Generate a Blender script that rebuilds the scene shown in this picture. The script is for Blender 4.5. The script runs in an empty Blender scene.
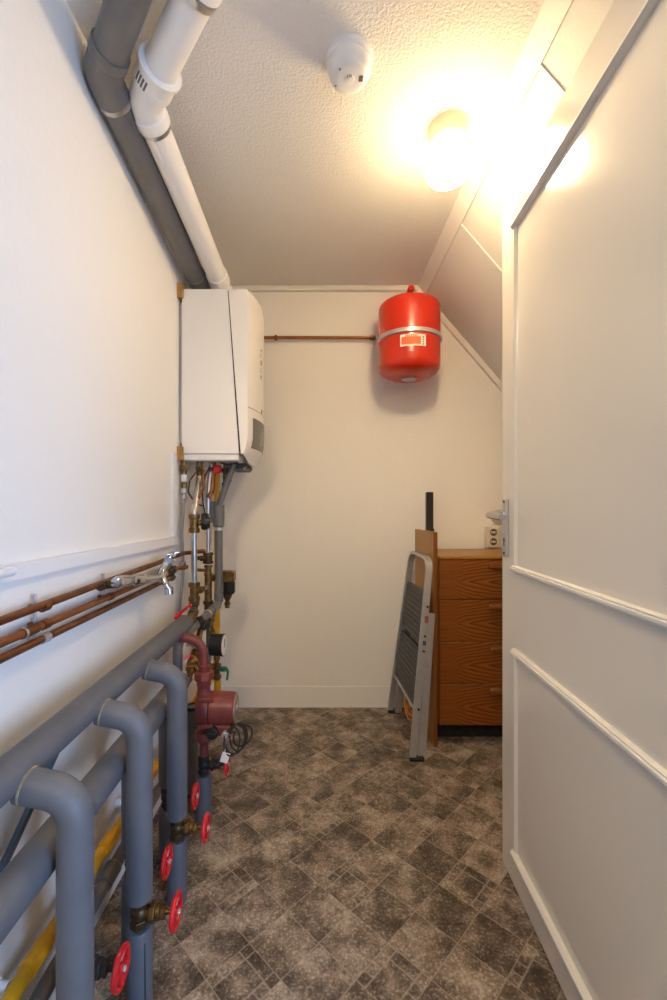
import bpy, math, random
from mathutils import Vector, Matrix, Quaternion
random.seed(7)
scene = bpy.context.scene
C = scene.collection
V = Vector
PI = math.pi

# ------------------------------------------------------------------ materials
def new_mat(name):
    m = bpy.data.materials.new(name); m.use_nodes = True
    nt = m.node_tree
    return m, nt, nt.nodes['Principled BSDF']

def mat(name, col, rough=0.5, metal=0.0, spec=0.5, noise=None, bump=None, coat=0.0, col2=None):
    """noise=(scale, amount): tonal wear; bump=(scale, strength, distance)."""
    m, nt, p = new_mat(name)
    N, L = nt.nodes, nt.links
    p.inputs['Base Color'].default_value = (*col, 1)
    p.inputs['Roughness'].default_value = rough
    p.inputs['Metallic'].default_value = metal
    p.inputs['Specular IOR Level'].default_value = spec
    p.inputs['Coat Weight'].default_value = coat
    tc = N.new('ShaderNodeTexCoord')
    if noise:
        n = N.new('ShaderNodeTexNoise'); n.inputs['Scale'].default_value = noise[0]
        n.inputs['Detail'].default_value = 6
        L.new(tc.outputs['Object'], n.inputs['Vector'])
        mx = N.new('ShaderNodeMix'); mx.data_type = 'RGBA'
        c2 = col2 or tuple(c * (1 - noise[1]) for c in col)
        mr = N.new('ShaderNodeMapRange'); mr.inputs['From Min'].default_value = .35; mr.inputs['From Max'].default_value = .7
        L.new(n.outputs['Fac'], mr.inputs['Value'])
        L.new(mr.outputs['Result'], mx.inputs['Factor'])
        mx.inputs[6].default_value = (*col, 1); mx.inputs[7].default_value = (*c2, 1)
        L.new(mx.outputs[2], p.inputs['Base Color'])
    if bump:
        b = N.new('ShaderNodeTexNoise'); b.inputs['Scale'].default_value = bump[0]; b.inputs['Detail'].default_value = 4
        L.new(tc.outputs['Object'], b.inputs['Vector'])
        bp = N.new('ShaderNodeBump'); bp.inputs['Strength'].default_value = bump[1]; bp.inputs['Distance'].default_value = bump[2]
        L.new(b.outputs['Fac'], bp.inputs['Height'])
        L.new(bp.outputs['Normal'], p.inputs['Normal'])
    return m

M = {}
M['wall'] = mat('painted_plaster', (.86, .84, .81), .75, bump=(55, .22, .006))
M['ceiling'] = mat('textured_plaster', (.80, .775, .74), .9, bump=(130, .55, .008))
M['slope'] = mat('painted_board', (.80, .77, .72), .8, bump=(120, .35, .005))
M['trim'] = mat('trim_paint', (.82, .79, .74), .5)
M['trunk'] = mat('white_plastic', (.84, .84, .85), .4)
M['door'] = mat('door_gloss_paint', (.81, .765, .69), .13, bump=(9, .05, .004), coat=.3)
M['boiler'] = mat('boiler_enamel', (.82, .80, .78), .35)
M['boiler_dark'] = mat('boiler_dark_grey', (.07, .068, .065), .45)
M['panel'] = mat('panel_grey', (.13, .125, .12), .35)
M['display'] = mat('display_glass', (.30, .31, .30), .15)
M['white_pipe'] = mat('white_flue_plastic', (.84, .82, .79), .35)
M['grey_pipe'] = mat('grey_pvc', (.155, .15, .145), .38, noise=(14, .12))
M['steel'] = mat('bright_steel', (.62, .62, .62), .28, 1.0, noise=(30, .25))
M['chrome'] = mat('chrome', (.60, .61, .64), .17, 1.0)
M['alu'] = mat('aluminium', (.60, .60, .61), .42, .75, noise=(40, .10))
M['brass'] = mat('aged_brass', (.29, .175, .062), .38, .9, noise=(60, .6))
M['brass_dark'] = mat('tarnished_brass', (.13, .085, .04), .45, .8, noise=(70, .5))
M['copper'] = mat('aged_copper', (.29, .115, .048), .42, .85, noise=(25, .5))
M['copper_new'] = mat('bright_copper', (.40, .155, .058), .45, .8, noise=(25, .25))
M['foam'] = mat('grey_pipe_insulation', (.125, .132, .152), .55, noise=(18, .16), bump=(160, .15, .002))
M['foam_seam'] = mat('glue_seam', (.40, .33, .20), .7, noise=(50, .6))
M['iron'] = mat('dark_iron', (.045, .04, .036), .5, .5, noise=(60, .4))
M['red'] = mat('red_enamel', (.62, .012, .016), .3)
M['redplastic'] = mat('red_plastic', (.70, .01, .02), .35)
M['vessel'] = mat('red_gloss_paint', (.60, .022, .003), .24, coat=.2)
M['vessel_label'] = mat('orange_label', (.85, .13, .02), .5)
M['paper'] = mat('white_paper', (.86, .84, .80), .6)
M['galv'] = mat('galvanised_strap', (.55, .54, .53), .4, .6)
M['pump'] = mat('pump_red_brown', (.215, .044, .036), .42, noise=(35, .25))
M['pump_cap'] = mat('pump_faceplate', (.36, .27, .24), .4, .4)
M['black'] = mat('black_plastic', (.012, .012, .013), .4)
M['rubber'] = mat('black_rubber', (.018, .017, .016), .7)
M['yellow'] = mat('yellow_gas_paint', (.80, .42, .012), .38, noise=(20, .12))
M['green'] = mat('green_lever', (.015, .14, .075), .4)
M['gaugeface'] = mat('gauge_dial', (.75, .73, .68), .3)
M['tread'] = mat('grey_tread', (.075, .075, .073), .6)
M['orange'] = mat('orange_cord', (.72, .25, .02), .5)
M['socket'] = mat('cream_plastic', (.76, .70, .58), .35)
M['block'] = mat('bare_pine', (.47, .26, .07), .6, noise=(30, .4))
M['bluegrey'] = mat('blue_grey_steel', (.10, .13, .17), .45, .3)
M['lampbase'] = mat('lamp_porcelain', (.82, .74, .56), .3)
M['mark'] = mat('grey_print', (.16, .15, .14), .5)
M['groove'] = mat('shadow_gap_plastic', (.03, .03, .03), .8)

def glow_mat(name, col, strength):
    m, nt, p = new_mat(name)
    p.inputs['Base Color'].default_value = (.9, .9, .88, 1)
    p.inputs['Emission Color'].default_value = (*col, 1)
    p.inputs['Emission Strength'].default_value = strength
    p.inputs['Roughness'].default_value = .2
    return m
M['globe'] = glow_mat('opal_glass_lit', (1.0, .74, .41), 62.0)
# emission shaped by height, weak at the collar, strong below, so the ceiling burns out less
_n = M['globe'].node_tree.nodes; _l = M['globe'].node_tree.links
_tc = _n.new('ShaderNodeTexCoord'); _sx = _n.new('ShaderNodeSeparateXYZ'); _mr = _n.new('ShaderNodeMapRange')
_l.new(_tc.outputs['Object'], _sx.inputs[0]); _l.new(_sx.outputs[2], _mr.inputs['Value'])
for _k, _v in (('From Min', -.085), ('From Max', -.165), ('To Min', 26.0), ('To Max', 126.0)): _mr.inputs[_k].default_value = _v
_l.new(_mr.outputs['Result'], _n['Principled BSDF'].inputs['Emission Strength'])

def wood_mat(name, dark, light, flame=True, rough=.38, scale=1.0):
    m, nt, p = new_mat(name); N, L = nt.nodes, nt.links
    tc = N.new('ShaderNodeTexCoord'); sx = N.new('ShaderNodeSeparateXYZ')
    L.new(tc.outputs['Object'], sx.inputs[0])
    def math_(op, a, b=None):
        n = N.new('ShaderNodeMath'); n.operation = op
        for i, v in ((0, a), (1, b)):
            if v is None: continue
            if isinstance(v, (int, float)): n.inputs[i].default_value = v
            else: L.new(v, n.inputs[i])
        return n.outputs[0]
    ns = N.new('ShaderNodeTexNoise'); ns.inputs['Scale'].default_value = 1.0; ns.inputs['Detail'].default_value = 3
    mp = N.new('ShaderNodeMapping'); L.new(tc.outputs['Object'], mp.inputs['Vector'])
    L.new(mp.outputs[0], ns.inputs['Vector'])
    if flame:
        mp.inputs['Scale'].default_value = (3.0, 3, 9)
        z = math_('ABSOLUTE', math_('ADD', sx.outputs[2], math_('MULTIPLY', math_('SUBTRACT', ns.outputs['Fac'], .5), .05)))
        # nested flame figure whose tips lie left and right of the drawer centre
        inside = math_('MAXIMUM', math_('SUBTRACT', .245, math_('ABSOLUTE', sx.outputs[0])), 0.0)
        f = math_('SUBTRACT', math_('MULTIPLY', z, 62.0), math_('MULTIPLY', math_('SQRT', inside), 7.5))
        band = math_('POWER', math_('FRACT', f), 1.6)
        mask = math_('MINIMUM', math_('ADD', math_('MULTIPLY', inside, 9.0), .22), 1.0)
        band = math_('ADD', math_('MULTIPLY', math_('SUBTRACT', band, .42), mask), .42)
    else:
        mp.inputs['Scale'].default_value = (30 * scale, 6 * scale, 1.6 * scale)
        band = math_('MULTIPLY', ns.outputs['Fac'], .8)
    fine = N.new('ShaderNodeTexNoise'); fine.inputs['Scale'].default_value = 1; fine.inputs['Detail'].default_value = 5
    mf = N.new('ShaderNodeMapping'); L.new(tc.outputs['Object'], mf.inputs['Vector']); L.new(mf.outputs[0], fine.inputs['Vector'])
    mf.inputs['Scale'].default_value = (5, 40, 160) if flame else (160, 60, 6)
    fac = math_('ADD', math_('MULTIPLY', band, .70), math_('MULTIPLY', fine.outputs['Fac'], .35))
    r = N.new('ShaderNodeValToRGB')
    r.color_ramp.elements[0].position = .12; r.color_ramp.elements[0].color = (*light, 1)
    r.color_ramp.elements[1].position = .85; r.color_ramp.elements[1].color = (*dark, 1)
    L.new(fac, r.inputs[0]); L.new(r.outputs[0], p.inputs['Base Color'])
    p.inputs['Roughness'].default_value = rough
    return m
M['pine'] = wood_mat('stained_pine', (.075, .015, .002), (.34, .102, .011))
M['pine_plain'] = wood_mat('stained_pine_plain', (.13, .032, .006), (.30, .105, .020), flame=False)
M['veneer'] = wood_mat('golden_veneer', (.27, .115, .018), (.44, .215, .040), flame=False)

def floor_mat():
    m, nt, p = new_mat('vinyl_stone_tile'); N, L = nt.nodes, nt.links
    geo = N.new('ShaderNodeNewGeometry'); sx = N.new('ShaderNodeSeparateXYZ'); L.new(geo.outputs['Position'], sx.inputs[0])
    def mt(op, a, b=None, c=None):
        n = N.new('ShaderNodeMath'); n.operation = op
        for i, v in enumerate((a, b, c)):
            if v is None: continue
            if isinstance(v, (int, float)): n.inputs[i].default_value = v
            else: L.new(v, n.inputs[i])
        return n.outputs[0]
    T = .1225
    k = 1 / (math.sqrt(2) * T)
    u = mt('ADD', mt('MULTIPLY', mt('ADD', sx.outputs[0], sx.outputs[1]), k), 20.5 - .968 / T)
    v = mt('ADD', mt('MULTIPLY', mt('SUBTRACT', sx.outputs[1], sx.outputs[0]), k), 20.5 - .850 / T)
    fu, fv = mt('FRACT', u), mt('FRACT', v)
    iu, iv = mt('FLOOR', u), mt('FLOOR', v)
    # one tile in six is a mosaic: row even and (i - j/2) a multiple of three
    even = mt('LESS_THAN', mt('FLOORED_MODULO', iv, 2.0), .5)
    third = mt('LESS_THAN', mt('FLOORED_MODULO', mt('ADD', mt('SUBTRACT', iu, mt('MULTIPLY', iv, .5)), .25 - 20 + 10), 3.0), .75)
    mosaic = mt('MULTIPLY', even, third)
    def edge(f, w):
        d = mt('MINIMUM', f, mt('SUBTRACT', 1.0, f))
        return mt('LESS_THAN', d, w)
    grout = mt('MAXIMUM', edge(fu, .011), edge(fv, .011))
    # mosaic: strips of small tiles on two facing sides, a larger square between, cut once along its length
    s = 5.0
    strip = mt('GREATER_THAN', mt('ABSOLUTE', mt('SUBTRACT', fv, .5)), .29)
    du = mt('ABSOLUTE', mt('SUBTRACT', mt('ABSOLUTE', mt('SUBTRACT', fv, .5)), .29))
    cuts = mt('MULTIPLY', strip, edge(mt('FRACT', mt('MULTIPLY', fu, 4.0)), .07))
    cuts = mt('MAXIMUM', cuts, mt('LESS_THAN', du, .018))
    side = mt('MULTIPLY', mt('SUBTRACT', 1.0, strip), mt('LESS_THAN', mt('ABSOLUTE', mt('SUBTRACT', fu, .76)), .017))
    cuts = mt('MAXIMUM', cuts, side)
    grout = mt('MAXIMUM', grout, mt('MULTIPLY', cuts, mosaic))
    # per tile tone
    def wn(x, y, w=0.0):
        cv = N.new('ShaderNodeCombineXYZ'); L.new(x, cv.inputs[0]); L.new(y, cv.inputs[1]); cv.inputs[2].default_value = w
        n = N.new('ShaderNodeTexWhiteNoise'); n.noise_dimensions = '3D'; L.new(cv.outputs[0], n.inputs['Vector'])
        return n.outputs['Value']
    t1 = wn(iu, iv)
    t2 = wn(mt('FLOOR', mt('MULTIPLY', u, 4.0)), mt('FLOOR', mt('MULTIPLY', v, 4.0)), 3.0)
    small = mt('MULTIPLY', mosaic, strip)
    tone = mt('ADD', mt('MULTIPLY', t1, mt('SUBTRACT', 1.0, small)), mt('MULTIPLY', t2, small))
    n1 = N.new('ShaderNodeTexNoise'); n1.inputs['Scale'].default_value = 10; n1.inputs['Detail'].default_value = 7; n1.inputs['Roughness'].default_value = .68
    n2 = N.new('ShaderNodeTexNoise'); n2.inputs['Scale'].default_value = 150; n2.inputs['Detail'].default_value = 4
    n3 = N.new('ShaderNodeTexVoronoi'); n3.inputs['Scale'].default_value = 120
    off = N.new('ShaderNodeVectorMath'); off.operation = 'ADD'
    cvo = N.new('ShaderNodeCombineXYZ'); L.new(mt('MULTIPLY', t1, 9.0), cvo.inputs[2])
    L.new(geo.outputs['Position'], off.inputs[0]); L.new(cvo.outputs[0], off.inputs[1])
    for n in (n1, n2, n3): L.new(off.outputs[0], n.inputs['Vector'])
    speck = mt('MULTIPLY', mt('GREATER_THAN', n2.outputs['Fac'], .60), .16)
    fac = mt('ADD', mt('MULTIPLY', mt('SUBTRACT', n1.outputs['Fac'], .5), 2.4), mt('ADD', mt('MULTIPLY', mt('SUBTRACT', tone, .5), .20), mt('MULTIPLY', mt('SUBTRACT', n2.outputs['Fac'], .5), .8)))
    fac = mt('ADD', mt('ADD', fac, .44), speck)
    r = N.new('ShaderNodeValToRGB'); cr = r.color_ramp
    cr.elements[0].position = 0.0; cr.elements[0].color = (.040, .030, .022, 1)
    cr.elements[1].position = 1.0; cr.elements[1].color = (.52, .44, .355, 1)
    e = cr.elements.new(.32); e.color = (.125, .094, .070, 1)
    e = cr.elements.new(.62); e.color = (.285, .228, .178, 1)
    L.new(fac, r.inputs[0])
    mx = N.new('ShaderNodeMix'); mx.data_type = 'RGBA'
    L.new(mt('MULTIPLY', grout, .5), mx.inputs['Factor']); L.new(r.outputs[0], mx.inputs[6]); mx.inputs[7].default_value = (.42, .36, .29, 1)
    L.new(mx.outputs[2], p.inputs['Base Color'])
    p.inputs['Roughness'].default_value = .36
    p.inputs['Specular IOR Level'].default_value = .35
    bp = N.new('ShaderNodeBump'); bp.inputs['Strength'].default_value = .25; bp.inputs['Distance'].default_value = .002
    L.new(mt('SUBTRACT', n2.outputs['Fac'], mt('MULTIPLY', grout, .6)), bp.inputs['Height']); L.new(bp.outputs['Normal'], p.inputs['Normal'])
    return m
M['floor'] = floor_mat()

# ------------------------------------------------------------------ mesh builder
def perp(d):
    d = d.normalized()
    a = V((0, 0, 1)) if abs(d.z) < .9 else V((1, 0, 0))
    u = d.cross(a).normalized()
    return u, d.cross(u).normalized()

def fillet(pts, r, n=7):
    pts = [V(p) for p in pts]; out = [pts[0]]
    rs = r if isinstance(r, (list, tuple)) else [r] * (len(pts) - 2)
    for i in range(1, len(pts) - 1):
        a, b, c = pts[i - 1], pts[i], pts[i + 1]
        d1, d2 = (a - b), (c - b)
        l1, l2 = d1.length, d2.length; d1.normalize(); d2.normalize()
        ang = d1.angle(d2)
        if ang > PI - .02 or rs[i - 1] <= 0: out.append(b); continue
        t = min(rs[i - 1] / math.tan(ang / 2), l1 * .95 if i == 1 else l1 * .48, l2 * .95 if i == len(pts) - 2 else l2 * .48)
        rr = t * math.tan(ang / 2)
        bis = (d1 + d2).normalized(); ctr = b + bis * (rr / math.sin(ang / 2))
        p1, p2 = b + d1 * t, b + d2 * t
        v1, v2 = p1 - ctr, p2 - ctr
        q = v1.rotation_difference(v2)
        for k in range(n + 1):
            qq = Quaternion().slerp(q, k / n)
            out.append(ctr + qq @ v1)
    out.append(pts[-1])
    return out

class MB:
    def __init__(s): s.v = []; s.f = []
    def add(s, vs, fs):
        o = len(s.v); s.v += [tuple(p) for p in vs]; s.f += [tuple(i + o for i in f) for f in fs]; return s
    def box(s, c, size, ch=.0, rot=None):
        hx, hy, hz = (d / 2 for d in size); ch = min(ch, hx * .9, hy * .9, hz * .9)
        vs = []; R = rot or Matrix.Identity(3); c = V(c)
        if ch <= 0:
            for x in (-hx, hx):
                for y in (-hy, hy):
                    for z in (-hz, hz): vs.append(c + R @ V((x, y, z)))
            return s.add(vs, [(0, 1, 3, 2), (4, 6, 7, 5), (0, 4, 5, 1), (2, 3, 7, 6), (0, 2, 6, 4), (1, 5, 7, 3)])
        idx = {}
        for i, sx in enumerate((-1, 1)):
            for j, sy in enumerate((-1, 1)):
                for k, sz in enumerate((-1, 1)):
                    for ax in range(3):
                        p = [sx * (hx - ch), sy * (hy - ch), sz * (hz - ch)]
                        p[ax] = (sx * hx, sy * hy, sz * hz)[ax]
                        idx[(i, j, k, ax)] = len(vs); vs.append(c + R @ V(p))
        fs = []
        for ax in range(3):
            o = [a for a in range(3) if a != ax]
            for sd in (0, 1):
                loop = []
                for (p, q) in ((0, 0), (1, 0), (1, 1), (0, 1)):
                    key = [0, 0, 0]; key[ax] = sd; key[o[0]] = p; key[o[1]] = q
                    loop.append(idx[(*key, ax)])
                flip = (sd == 0) ^ (ax == 1)
                fs.append(tuple(loop[::-1] if flip else loop))
        for ax in range(3):                                   # edges parallel to ax
            o = [a for a in range(3) if a != ax]
            for p in (0, 1):
                for q in (0, 1):
                    k0 = [0, 0, 0]; k1 = [0, 0, 0]; k0[o[0]] = k1[o[0]] = p; k0[o[1]] = k1[o[1]] = q; k1[ax] = 1
                    loop = [idx[(*k0, o[0])], idx[(*k0, o[1])], idx[(*k1, o[1])], idx[(*k1, o[0])]]
                    fs.append(tuple(loop))
        for i in (0, 1):
            for j in (0, 1):
                for k in (0, 1):
                    fs.append((idx[(i, j, k, 0)], idx[(i, j, k, 1)], idx[(i, j, k, 2)]))
        return s.add(vs, fs)
    def lathe(s, org, axis, prof, n=24, caps=True, phase=0.0):
        org, axis = V(org), V(axis).normalized(); u, w = perp(axis); vs = []; fs = []
        for t, r in prof:
            for k in range(n):
                a = 2 * PI * k / n + phase
                vs.append(org + axis * t + (u * math.cos(a) + w * math.sin(a)) * max(r, 1e-5))
        for i in range(len(prof) - 1):
            for k in range(n):
                k2 = (k + 1) % n
                fs.append((i * n + k, i * n + k2, (i + 1) * n + k2, (i + 1) * n + k))
        if caps:
            fs.append(tuple(range(n))[::-1]); fs.append(tuple((len(prof) - 1) * n + k for k in range(n)))
        return s.add(vs, fs)
    def cyl(s, a, b, r, n=20, ch=0.0, r2=None):
        a, b = V(a), V(b); d = (b - a); l = d.length; r2 = r if r2 is None else r2
        prof = [(0, r - ch), (ch, r), (l - ch, r2), (l, r2 - ch)] if ch > 0 else [(0, r), (l, r2)]
        return s.lathe(a, d, prof, n)
    def hex(s, a, b, r, n=6, ch=.0015):
        return s.cyl(a, b, r, n, min(ch, r * .3))
    def ball(s, c, r, n=16, sq=(1, 1, 1)):
        vs = []; fs = []; m = n // 2; c = V(c)
        for i in range(m + 1):
            t = PI * i / m
            for k in range(n):
                a = 2 * PI * k / n; rr = max(math.sin(t), 1e-4)
                vs.append(c + V((r * sq[0] * rr * math.cos(a), r * sq[1] * rr * math.sin(a), -r * sq[2] * math.cos(t))))
        for i in range(m):
            for k in range(n): fs.append((i * n + k, i * n + (k + 1) % n, (i + 1) * n + (k + 1) % n, (i + 1) * n + k))
        return s.add(vs, fs)
    def tube(s, pts, r, n=16, closed=False, caps=True):
        pts = [V(p) for p in pts]; m = len(pts); vs = []; fs = []
        def tang(i):
            if closed: return (pts[(i + 1) % m] - pts[i - 1]).normalized()
            if i == 0: return (pts[1] - pts[0]).normalized()
            if i == m - 1: return (pts[-1] - pts[-2]).normalized()
            return ((pts[i + 1] - pts[i]).normalized() + (pts[i] - pts[i - 1]).normalized()).normalized()
        t0 = tang(0); u, w = perp(t0)
        for i in range(m):
            t = tang(i)
            q = t0.rotation_difference(t); u = q @ u; u = (u - t * u.dot(t)).normalized(); w = t.cross(u); t0 = t
            rr = r(i / (m - 1)) if callable(r) else r
            for k in range(n):
                a = 2 * PI * k / n; vs.append(pts[i] + (u * math.cos(a) + w * math.sin(a)) * rr)
        for i in range(m if closed else m - 1):
            j = (i + 1) % m
            for k in range(n): fs.append((i * n + k, i * n + (k + 1) % n, j * n + (k + 1) % n, j * n + k))
        if caps and not closed: fs.append(tuple(range(n))[::-1]); fs.append(tuple((m - 1) * n + k for k in range(n)))
        return s.add(vs, fs)
    def ring(s, c, axis, R, r, n=32, k=10):
        u, w = perp(V(axis)); c = V(c)
        return s.tube([c + (u * math.cos(2 * PI * i / n) + w * math.sin(2 * PI * i / n)) * R for i in range(n)], r, k, closed=True)
    def ribbon(s, pts, wdir, w, t):
        """flat bar swept along pts; wdir = direction of its width."""
        pts = [V(p) for p in pts]; wd = V(wdir).normalized(); m = len(pts); vs = []; fs = []
        for i in range(m):
            tg = (pts[min(i + 1, m - 1)] - pts[max(i - 1, 0)]).normalized()
            nn = tg.cross(wd).normalized()
            for a, b in ((-1, -1), (1, -1), (1, 1), (-1, 1)):
                vs.append(pts[i] + wd * (a * w / 2) + nn * (b * t / 2))
        for i in range(m - 1):
            for k in range(4): fs.append((i * 4 + k, i * 4 + (k + 1) % 4, i * 4 + 4 + (k + 1) % 4, i * 4 + 4 + k))
        fs.append((3, 2, 1, 0)); fs.append(tuple((m - 1) * 4 + k for k in range(4)))
        return s.add(vs, fs)
    def prism(s, poly, a, b):
        """poly: 3-D points; extruded by vector b-a."""
        poly = [V(p) for p in poly]; d = V(b) - V(a); n = len(poly)
        vs = poly + [p + d for p in poly]
        fs = [tuple(range(n))[::-1], tuple(range(n, 2 * n))] + [(i, (i + 1) % n, n + (i + 1) % n, n + i) for i in range(n)]
        return s.add(vs, fs)
    def build(s, name, m, parent=None, loc=(0, 0, 0), angle=35):
        import bmesh
        me = bpy.data.meshes.new(name); L = V(loc)
        base = V((0, 0, 0))
        if parent is not None: base = V(parent['_loc']) if '_loc' in parent else V((0, 0, 0))
        org = L if parent is None else (base + L)
        me.from_pydata([tuple(V(p) - org) for p in s.v], [], s.f)
        bm = bmesh.new(); bm.from_mesh(me); bmesh.ops.recalc_face_normals(bm, faces=bm.faces); bm.to_mesh(me); bm.free()
        me.polygons.foreach_set('use_smooth', [True] * len(me.polygons)); me.set_sharp_from_angle(angle=math.radians(angle))
        me.materials.append(m); me.update()
        o = bpy.data.objects.new(name, me); C.objects.link(o); o.location = L
        if parent is not None: o.parent = parent
        o['_loc'] = tuple(org)
        return o

def tag(o, label, cat, group=None, kind=None):
    o['label'] = label; o['category'] = cat
    if group: o['group'] = group
    if kind: o['kind'] = kind
    return o
def thing(name, label, cat, loc=(0, 0, 0), group=None):
    o = bpy.data.objects.new(name, None); C.objects.link(o); o.location = loc; o['_loc'] = tuple(loc)
    o.empty_display_size = .05
    return tag(o, label, cat, group)
def plabel(o, text): o['label'] = text; return o

# ------------------------------------------------------------------ the room
XL, XR, YB, YF, ZC = -.60, 1.30, 2.42, .50, 2.286
RIDGE, SL = .530, 1.16                                  # where the flat ceiling meets the slope; its fall per metre
def zslope(x): return ZC - SL * (x - RIDGE)
ZK = zslope(XR)
def S(name, mb, m, label, cat, loc=(0, 0, 0)): return tag(mb.build(name, m, None, loc), label, cat, kind='structure')
S('floor', MB().box((.35, .21, -.05), (2.1, 4.62, .1)), M['floor'], 'dark stone-look vinyl floor laid in diagonal tiles', 'floor')
S('wall_left', MB().box((XL - .05, 1.46, 1.143), (.1, 2.02, 2.286)), M['wall'], 'white painted plaster wall behind the heating pipes', 'wall')
S('wall_back', MB().box((.35, YB + .05, 1.143), (2.1, .1, 2.286)), M['wall'], 'cream lit plaster wall at the end of the room', 'wall')
S('wall_right', MB().box((XR + .05, 1.46, ZK / 2), (.1, 2.02, ZK)), M['wall'], 'low wall under the sloping ceiling behind the door', 'wall')
wf = MB()
DO0, DO1, DH = -.47, .535, 2.035
wf.box(((XL - .1 + DO0) / 2, YF - .05, 1.143), (DO0 - XL + .1, .1, 2.286))
wf.prism([(DO1, YF - .1, 0), (1.4, YF - .1, 0), (1.4, YF - .1, zslope(1.4)), (RIDGE, YF - .1, ZC), (DO1, YF - .1, ZC)], (0, 0, 0), (0, .1, 0))
wf.box(((DO0 + DO1) / 2, YF - .05, (DH + ZC) / 2), (DO1 - DO0, .1, ZC - DH))
S('wall_front', wf, M['wall'], 'wall with the open doorway the room is seen through', 'wall')
S('ceiling', MB().box(((XL - .1 + RIDGE) / 2, 1.46, ZC + .05), (RIDGE - XL + .1, 2.12, .1)), M['ceiling'], 'rough textured white ceiling around the lamp', 'ceiling')
S('wall_slope', MB().prism([(RIDGE, .40, ZC), (1.4, .40, zslope(1.4)), (1.4, .40, zslope(1.4) + .1), (RIDGE, .40, ZC + .1)], (0, 0, 0), (0, 2.12, 0)),
  M['slope'], 'sloping board ceiling descending to the right of the lamp', 'ceiling')
# trims
sd = V((1, 0, -SL)).normalized(); sn = V((-SL, 0, -1)).normalized()      # down the slope; out of the slope
def on_slope(d, y, h=0.0): return V((RIDGE, y, ZC)) + sd * d + sn * h
t = MB().prism([on_slope(.0, YF), on_slope(.066, YF), on_slope(.066, YF, .005), on_slope(.004, YF, .005)], (0, 0, 0), (0, YB - YF, 0))
S('trim_1', t, M['trim'], 'long flat lath where ceiling and slope meet', 'trim')
t = MB().box(((XL + RIDGE) / 2, YB - .012, ZC - .014), (RIDGE - XL, .024, .028), .004)
S('trim_2', t, M['trim'], 'thin cornice lath along the top of the back wall', 'trim')
t = MB().prism([on_slope(.0, YB - .022), on_slope(1.10, YB - .022), on_slope(1.10, YB - .022, .028), on_slope(.0, YB - .022, .028)], (0, 0, 0), (0, .022, 0))
S('trim_3', t, M['trim'], 'sloping cornice lath running down the back wall', 'trim')
for n, y in ((4, 1.80), (5, 1.15)):
    t = MB().prism([on_slope(.06, y), on_slope(1.12, y), on_slope(1.12, y, .004), on_slope(.06, y, .004)], (0, 0, 0), (0, .010, 0))
    S('trim_%d' % n, t, M['trim'], 'narrow joint strip on the slope, ' + ('nearer the red vessel' if n == 4 else 'nearer the top of the door'), 'trim')
S('baseboard_back', MB().box((.35, YB + .001, .058), (1.9, .008, .116), .001), M['wall'], 'flush painted baseboard along the back wall', 'baseboard')
S('baseboard_left', MB().box((XL + .009, 1.46, .035), (.018, 1.92, .07), .004), M['trunk'], 'white baseboard under the pipes on the left wall', 'baseboard')

# ------------------------------------------------------------------ the door
hinge = V((.5215, .512, 0)); tip = V((.559, 1.366, 0))
dd = (tip - hinge).normalized(); dn = V((-dd.y, dd.x, 0))                # along the leaf; out of its face towards the room
DW = (tip - hinge).length
Rd = Matrix((dd, -dn, V((0, 0, 1)))).transposed()                        # columns: along, thickness, up
def dp(t, h, z): return tip - dd * t + dn * h + V((0, 0, z))             # t from the leading edge
door = tag(MB().box(dp(DW / 2, -.02, 1.009), (DW, .04, 2.006), .003, Rd).build('door_1', M['door'], None, tuple(dp(DW / 2, -.02, .006))),
           'white panelled door standing open on the right', 'door', kind='structure')
def ridge(t0, z0, t1, z1):
    """three-ridged planted moulding from (t0,z0) to (t1,z1)"""
    mb = MB(); w = .019
    prof = [(-w / 2, 0), (-w / 2, .006), (-.0070, .011), (-.0040, .009), (-.0025, .0145), (.0025, .0145), (.0040, .009), (.0070, .011), (w / 2, .006), (w / 2, 0)]
    vert = abs(t1 - t0) < 1e-6
    if vert: prof = [(q, h * .55) for q, h in prof]
    vs = []
    for (t, z, e) in ((t0, z0, -1), (t1, z1, 1)):
        for q, h in prof:
            mit = -e * q * 1.0
            vs.append(dp(t + q, h, z + (abs(q + w / 2) * 0)) if vert else dp(t, h, z + q))
    n = len(prof)
    fs = [tuple(range(n)), tuple(range(n, 2 * n))[::-1]] + [(i, (i + 1) % n, n + (i + 1) % n, n + i) for i in range(n)]
    return mb.add(vs, fs)
for (z0, z1) in ((.915, 1.887), (.109, .679)):
    a, b = .110, DW - .110
    for args in ((a, z0 + .0095, a, z1 - .0095), (b, z0 + .0095, b, z1 - .0095), (a - .0095, z0, b + .0095, z0), (a - .0095, z1, b + .0095, z1)):
        ridge(*args).build('moulding', M['door'] if args[0] == args[2] else M['trim'], door, loc=tuple(V((0, 0, 0))))  # level mouldings get a paler colour: lamplight on their tops is painted in
def door_part(mb, name, m, parent, label=None):
    o = mb.build(name, m, parent)
    if label: plabel(o, label)
    return o
pl = door_part(MB().box(dp(.036, .0035, 1.029), (.040, .007, .172), .003, Rd), 'handle_plate', M['galv'], door, 'satin metal handle plate')
hp = [dp(.034, .006, 1.066), dp(.034, .056, 1.066), dp(.15, .054, 1.062)]
door_part(MB().tube(fillet(hp, .016, 6), .0095, 14).cyl(dp(.034, .006, 1.066), dp(.034, .014, 1.066), .015, 20), 'lever', M['chrome'], pl, 'chrome door lever')
door_part(MB().cyl(dp(.036, .0072, .992), dp(.036, .0082, .992), .0055, 16).box(dp(.036, .0077, .982), (.006, .001, .016), 0, Rd), 'keyhole', M['black'], pl, 'dark keyhole')
for z in (.952, 1.106): door_part(MB().cyl(dp(.036, .007, z), dp(.036, .009, z), .004, 12), 'screw', M['iron'], pl)

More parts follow.
